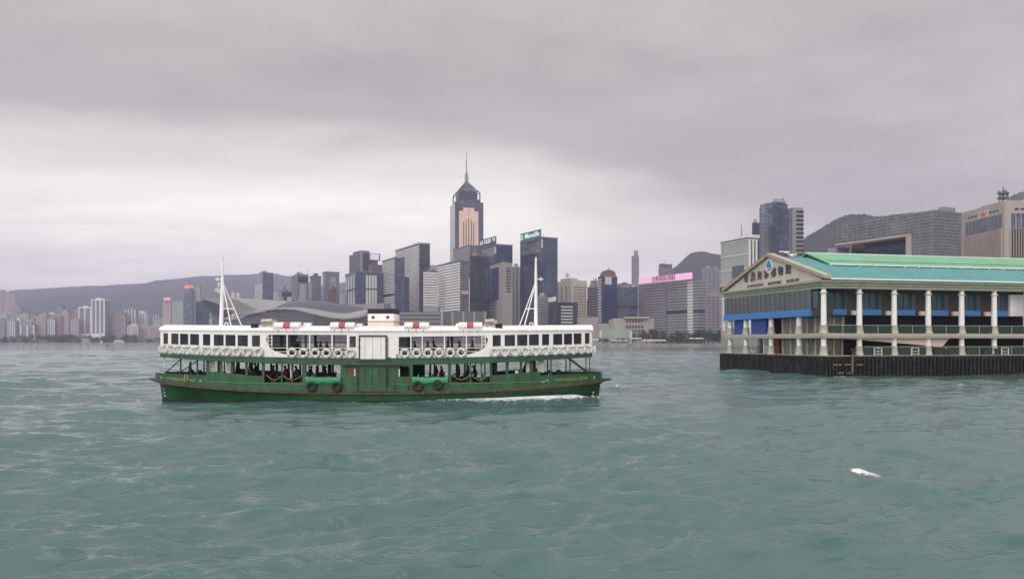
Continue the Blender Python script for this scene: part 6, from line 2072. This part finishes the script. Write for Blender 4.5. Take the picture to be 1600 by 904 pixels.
# ---- waterfront low buildings
def low(label, L, R, ytop, Y, key, dep=30, bands=None, name='low_building', fins=None, core='s'):
    return tower(label, L, L, R, ytop, Y, 0, (core, key), bands, fins, name=name, depth=dep, plant=False, cat='building')
low('low dark podium with colonnade under the pale office blocks', 616, 690, 487, 980, 'dgrey', bands=('grey', 5, 0.35, 0.6))
low('low grey waterfront building with glazed bays', 690, 758, 486, 960, 'dgrey', fins=('grey', 12, 2.5, 0.8), bands=('dgrey', 6, 0.3, 0.4))
t, a, b, zt = low('low brown pier house with vaulted roof sections', 661, 684, 477.5, 1010, 'grey')
t, a, b, zt = low('long blank beige ferry terminal wall behind the bow', 905, 934, 495, 930, 'greige')
t, a, b, zt = low('blank beige lower wall beside the ferry terminal', 934, 960, 505, 925, 'greige')
t, a, b, zt = low('beige theatre-like block with flat canopy and dark square windows', 959, 1022, 497, 900, 'tan', dep=45)
q = MB()
for r, (y0, y1) in enumerate(((499.5, 503), (508, 512.5), (515, 518.5))):
    for k in range(6):
        x0 = a * (0.30 + 0.075 * k)
        q.box(x0, x0 + a * 0.05, -0.5, 0.02, PZ(y1, 900), PZ(y0, 900))
q.build('windows', gls('brown'), t, kind='stuff')
q = MB(); q.box(a * 0.25, a * 0.86, -4, 2, zt + 0.01, zt + 1.4); q.build('canopy', stn('cream'), t)
t, a, b, zt = low('pale blue grey site hoarding with white end posts on the promenade', 937, 987, 514, 850, 'green', dep=3, name='hoarding')
for k in range(2):
    for j in range(4):
        q = MB(); x = a * (0.0 if k == 0 else 0.94); q.box(x, x + a * 0.06, -0.4, -0.02, LZ + 0.5 + j * 3.4, LZ + 3.4 + j * 3.4); q.build('end_panel', stn('white'), t)
for L, R, y0, lab in ((921, 936, 530.2, 'white awning row on the promenade beside the ferry bow'), (955, 982, 531.6, 'long white awning on the promenade in front of the hoarding'), (988, 1003, 528.2, 'white awning on the promenade below the beige theatre-like block'), (1003, 1041, 531.3, 'longest white awning on the promenade before the dark trees'),
                      (1078, 1100, 528.3, 'white flat awning under the promenade trees')):
    t = thing('awning', lab, 'awning', (PX(L, 838), 838, LZ))
    w = PX(R, 838) - PX(L, 838)
    h = PZ(y0, 838) - LZ
    q = MB(); q.hexa([(0, 0, h - 0.5), (w, 0, h - 0.5), (w, 6, h - 0.1), (0, 6, h - 0.1), (0, 0, h - 0.1), (w, 0, h - 0.1), (w, 6, h + 0.5), (0, 6, h + 0.5)]); q.build('roof', stn('white'), t)
    n = max(2, int(w / 6))
    for k in range(n + 1):
        q = MB(); x = 0.2 + (w - 0.5) * k / n; q.box(x, x + 0.15, 0.2, 0.35, 0, h - 0.45); q.build('post', stn('pale'), t)
low('low dark shed in front of the orange crane', 676, 704, 511.5, 930, 'dgrey', 12, name='shed')
# works crane over the low roofs
t = thing('orange_works_crane', 'small orange crane with white jib over the low podium', 'crane', (PX(690.5, 940), 940, LZ))
q = MB(); q.box(-2.5, 2.5, -2, 2, 0, 22); q.build('tower', mat('crane_orange', (0.42, 0.16, 0.05), 0.6, 0.2, 0.2), t)
q = MB(); q.tube([(0, 0, 22), (0.8, 0, 39)], 0.5, 6); q.tube([(-2, 0, 39), (3, 0, 39.5)], 0.4, 6); q.build('jib', stn('white'), t)

# ---- far residential towers on the left shore
def resi(label, L, R, ytop, Y, key, grp, fin='white', nf=4, top=True, band='grey', th=4):
    t, a, b, zt = tower(label, L, L, R, ytop, Y, th, ('s', key), None, None, name='residential_tower', plant=False, group=grp)
    q = MB(); z = 10
    while z < zt - 3:
        q.box(a * 0.03, a * 0.97, -0.45, 0.02, z, z + 1.5); z += 3.4
    q.build('window_rows', stn('lilac'), t, kind='stuff')
    q = MB()
    for i in range(nf + 1):
        x = a * i / nf
        q.box(x - a * 0.05, x + a * 0.05, -1.3, 0.02, LZ, zt - 0.5)
    q.build('bay_fins', stn(fin), t, kind='stuff')
    if top:
        q = MB(); q.box(a * 0.25, a * 0.72, b * 0.2, b * 0.7, zt, zt + 5.5); q.box(a * 0.08, a * 0.9, b * 0.1, b * 0.8, zt, zt + 2); q.build('roof_plant', stn(key), t)
    return t, a, b, zt
G = 'residential towers on the far shore'
for L, R, yt, Y, key, fin, nf, lab in (
    (-14, 6, 500, 2050, 'lilac', 'grey', 6, 'broad grey gridded housing slab at the end of the far shore'),
    (6, 23, 501, 2060, 'lilac', 'pale', 6, 'grey gridded housing slab next to the end slab'),
    (2, 10, 491, 2300, 'green', 'pale', 3, 'pale green-grey tower behind the gridded slabs'),
    (17.5, 31, 479, 2400, 'grey', 'green', 3, 'taller grey-green tower with stepped top behind the gridded slabs'),
    (24, 31.5, 498.5, 2080, 'cream', 'white', 2, 'small cream tower beside the white T-fronted block'),
    (31, 43, 491, 2350, 'green', 'pale', 3, 'pale tower behind the white T-fronted block'),
    (32.5, 53, 507, 2000, 'grey', 'white', 2, 'grey block with white T-shaped front'),
    (45, 53, 498, 2280, 'lilac', 'pale', 2, 'slim lilac tower next to the pink and cream row'),
    (57, 70, 499.5, 2020, 'pink', 'cream', 3, 'pinkish tower opening the pink and cream row'),
    (63, 72, 490, 2300, 'lilac', 'pale', 3, 'lilac tower behind the pink and cream row'),
    (71, 85, 499.5, 2030, 'green', 'white', 5, 'white striped block in the pink and cream row'),
    (74, 85, 490, 2330, 'cream', 'green', 3, 'cream tower behind the white striped block'),
    (87.5, 95, 493.5, 2040, 'pink', 'red', 2, 'narrow reddish pink tower beside the beige tower'),
    (91, 98, 478, 2420, 'teal' if False else 'blue', 'grey', 2, 'slim bluish tower standing behind the reddish pink tower'),
    (96, 106, 486, 2200, 'pink', 'cream', 3, 'beige tower between the reddish and grey towers'),
    (112, 122, 500, 2050, 'pink', 'pale', 3, 'small pinkish block before the white framed slab'),
    (114, 123, 486, 2600, 'lilac', 'lilac', 3, 'hazy lilac tower behind the small pinkish block'),
    (166, 177, 490, 2150, 'lilac', 'green', 3, 'grey tower just past the tallest white framed tower'),
    (177, 194.5, 491, 2100, 'lilac', 'pink', 4, 'plum grey slab with a reddish roof'),
    (195.5, 211, 483, 2150, 'grey', 'white', 3, 'tower with white bands and a rounded white crown'),
    (213, 227, 488, 2200, 'pale', 'white', 3, 'pale tower with three white ribs beside the crowned tower'),
    (200, 215, 508.5, 1960, 'cream', 'pale', 4, 'low cream block at the foot of the crowned tower'),
    (217, 234, 510, 1980, 'pink', 'cream', 4, 'low pinkish cream block near the shore trees'),
    (240, 248, 491, 2500, 'blue', 'pale', 2, 'slim bluish tower near the pink-signed hotel'),
    (235, 254, 509, 1960, 'green', 'pink', 5, 'low grey-green block beside the pink-signed hotel')):
    resi(lab, L, R, yt, Y, key, G, fin, nf)
for L, R, yt, Y, lab in ((123.5, 142, 480, 2080, 'white framed grey slab tower beside the tallest white framed tower'), (143.5, 163, 467.5, 2070, 'tallest white framed residential tower on the far shore')):
    t, a, b, zt = resi(lab, L, R, yt, Y, 'lilac', G, 'white', 2 if L < 130 else 3, False)
    q = MB(); q.box(-0.6, a + 0.6, -1.6, b, zt - 2.5, zt + 0.6); q.box(a * 0.3, a * 0.7, 1, b * 0.6, zt + 0.6, zt + 4); q.build('white_top', stn('white'), t)
    q = MB(); q.box(-2, a + 2, -3, 0, LZ, PZ(521, Y)); q.build('podium', stn('white'), t)
for px, yt in ((0, 453), (11, 456), (19, 459)):
    resi({0: 'pink hillside tower highest on the slope', 11: 'pink hillside tower in the middle of its row', 19: 'pink hillside tower lowest of its row'}[px], px - 5, px + 4, yt, 3200, 'pink', G, 'pink', 3, False)
# more towers filling the streets behind
rs = random.Random(5)
for k in range(46):
    px = rs.uniform(-60, 400)
    wd = rs.uniform(5, 10)
    yt = rs.uniform(494, 512) if px < 250 else rs.uniform(488, 504)
    if 120 < px < 165:
        yt = 512
    Yk = rs.uniform(2250, 2700)
    key = rs.choice(['lilac', 'grey', 'pink', 'green', 'cream', 'pale'])
    resi('small hazy apartment tower in the crowd of towers behind the far shore', px, px + wd, yt, Yk, key, 'small towers behind the far shore', rs.choice(['pale', 'white', key]), rs.choice([2, 3]), rs.random() < 0.6)
for k in range(20):
    px = rs.uniform(400, 1130)
    wd = rs.uniform(10, 22)
    Yk = rs.uniform(1450, 1750)
    yt = rs.uniform(462, 492)
    tower('plain grey tower block filling the street behind the waterfront towers', px, px + wd * 0.4, px + wd, yt, Yk, 26, ('s', rs.choice(['lilac', 'grey', 'dgrey', 'pale'])), (rs.choice(['dgrey', 'lilac']), 4, 0.4, 0.4), group='plain towers behind the waterfront', name='apartment_block', plant=False)
# low sheds along the far shore
for k, (L, R, yt, key, lab) in enumerate(((60, 95, 530, 'dgrey', 'long low dark grey shed on the far shore'), (95, 118, 529.5, 'brown', 'low brown shed behind the far shore trees'), (128, 150, 528, 'greige', 'low beige shed below the white framed towers'), (160, 178, 530.5, 'brown', 'low brown shed between the pale shed and the white framed towers'), (178, 200, 530.5, 'pale', 'low pale shed on the far shore'), (205, 250, 528.5, 'dgrey', 'long dark shed near the ferry stern'), (0, 58, 531, 'dgrey', 'longest low dark shed at the end of the far shore'))):
    low(lab, L, R, yt, 1935, key, 20, name='shed')

# ================================================================== TREES
m_leaf = [mat('leaf_%d' % i, c, 0.7, 0.35, 0.4, spec=0.2) for i, c in enumerate(((0.030, 0.050, 0.025), (0.042, 0.065, 0.030), (0.022, 0.040, 0.024)))]
m_bark = mat('bark', (0.06, 0.045, 0.035), 0.9, 0.2, 1)
def tree_meshes(seed, n=900):
    r = random.Random(seed)
    tr = MB()
    tr.tube([(0, 0, 0), (0.02, 0, 0.25), (0, 0.01, 0.55)], [0.045, 0.032, 0.02], 6)
    for k in range(5):
        a = r.uniform(0, 6.28); d = r.uniform(0.15, 0.32)
        tr.tube([(0, 0, r.uniform(0.22, 0.4)), (d * math.cos(a), d * math.sin(a), r.uniform(0.5, 0.75))], [0.02, 0.008], 5)
    cr_ = MB()
    lobes = [(r.uniform(-0.3, 0.3), r.uniform(-0.3, 0.3), r.uniform(0.42, 0.85), r.uniform(0.12, 0.24)) for _ in range(13)]
    for k in range(n):
        lx_, ly_, lz_, lr = r.choice(lobes)
        v = Vector((r.gauss(0, 1), r.gauss(0, 1), r.gauss(0, 1))).normalized() * lr * r.uniform(0.5, 1.08)
        c = Vector((lx_, ly_, lz_)) + v
        a = Vector((r.gauss(0, 1), r.gauss(0, 1), r.gauss(0, 1))).normalized()
        b = a.orthogonal().normalized()
        s_ = r.uniform(0.02, 0.045)
        cr_.add([c - a * s_, c + b * s_ * 0.7, c + a * s_, c - b * s_ * 0.7], [(0, 1, 2, 3)])
    return tr.mesh('trunk', m_bark), cr_
TM = []
for i in range(4):
    tr, c = tree_meshes(40 + i)
    me = bpy.data.meshes.new('crown')
    me.from_pydata(c.v, [], c.f)
    me.materials.append(m_leaf[i % 3])
    TM.append((tr, me))
def tree(px, ytop, Y, wid, i, label, group):
    h = PZ(ytop, Y) - LZ
    t = thing('tree', label, 'tree', (PX(px, Y), Y, LZ), i * 1.7, group)
    w = wid * Y / F
    t.scale = (w / 0.9, w / 0.9, h)
    link('trunk', TM[i % 4][0], t)
    link('crown', TM[i % 4][1], t)
rs = random.Random(9)
for k, (px, yt, wd) in enumerate(((993, 519, 13), (1003, 517, 16), (1010, 514.5, 18), (1020, 513.5, 20), (1029, 515, 18), (1037, 517, 14), (1050, 519, 13), (1060, 517, 15), (1070, 516, 16), (1079, 518, 14), (1088, 515, 18), (1097, 513.5, 18), (1106, 514, 18), (1114, 516, 16), (1122, 514, 18), (1131, 513, 18), (1142, 514, 18), (1154, 516, 16))):
    if px < 1042:
        lab = 'dark round-crowned tree in the clump before the beige theatre-like block'
    else:
        lab = 'dark leafy tree in the row along the promenade before the banded blocks'
    tree(px, yt, 865 + (k % 3) * 8, wd, k, lab, 'promenade trees')
for k in range(15):
    tree(1046 + k * 5.6 + rs.uniform(-2, 2), rs.uniform(525, 529), 845 + rs.uniform(-6, 6), rs.uniform(6, 10), k, 'low dense bush on the promenade edge before the trees', 'promenade bushes')
for k in range(10):
    tree(938 + k * 5.4 + rs.uniform(-2, 2), rs.uniform(526.5, 530), 843, rs.uniform(5, 9), k, 'small bush at the foot of the site hoarding', 'bushes before the hoarding')
for k in range(56):
    px = rs.uniform(90, 254) if k > 16 else rs.uniform(0, 95)
    tree(px, rs.uniform(520, 529), (1929 if k % 2 else 1955) + rs.uniform(0, 4), rs.uniform(8, 16), k, 'dark green tree on the far shore before the housing towers', 'far shore trees')
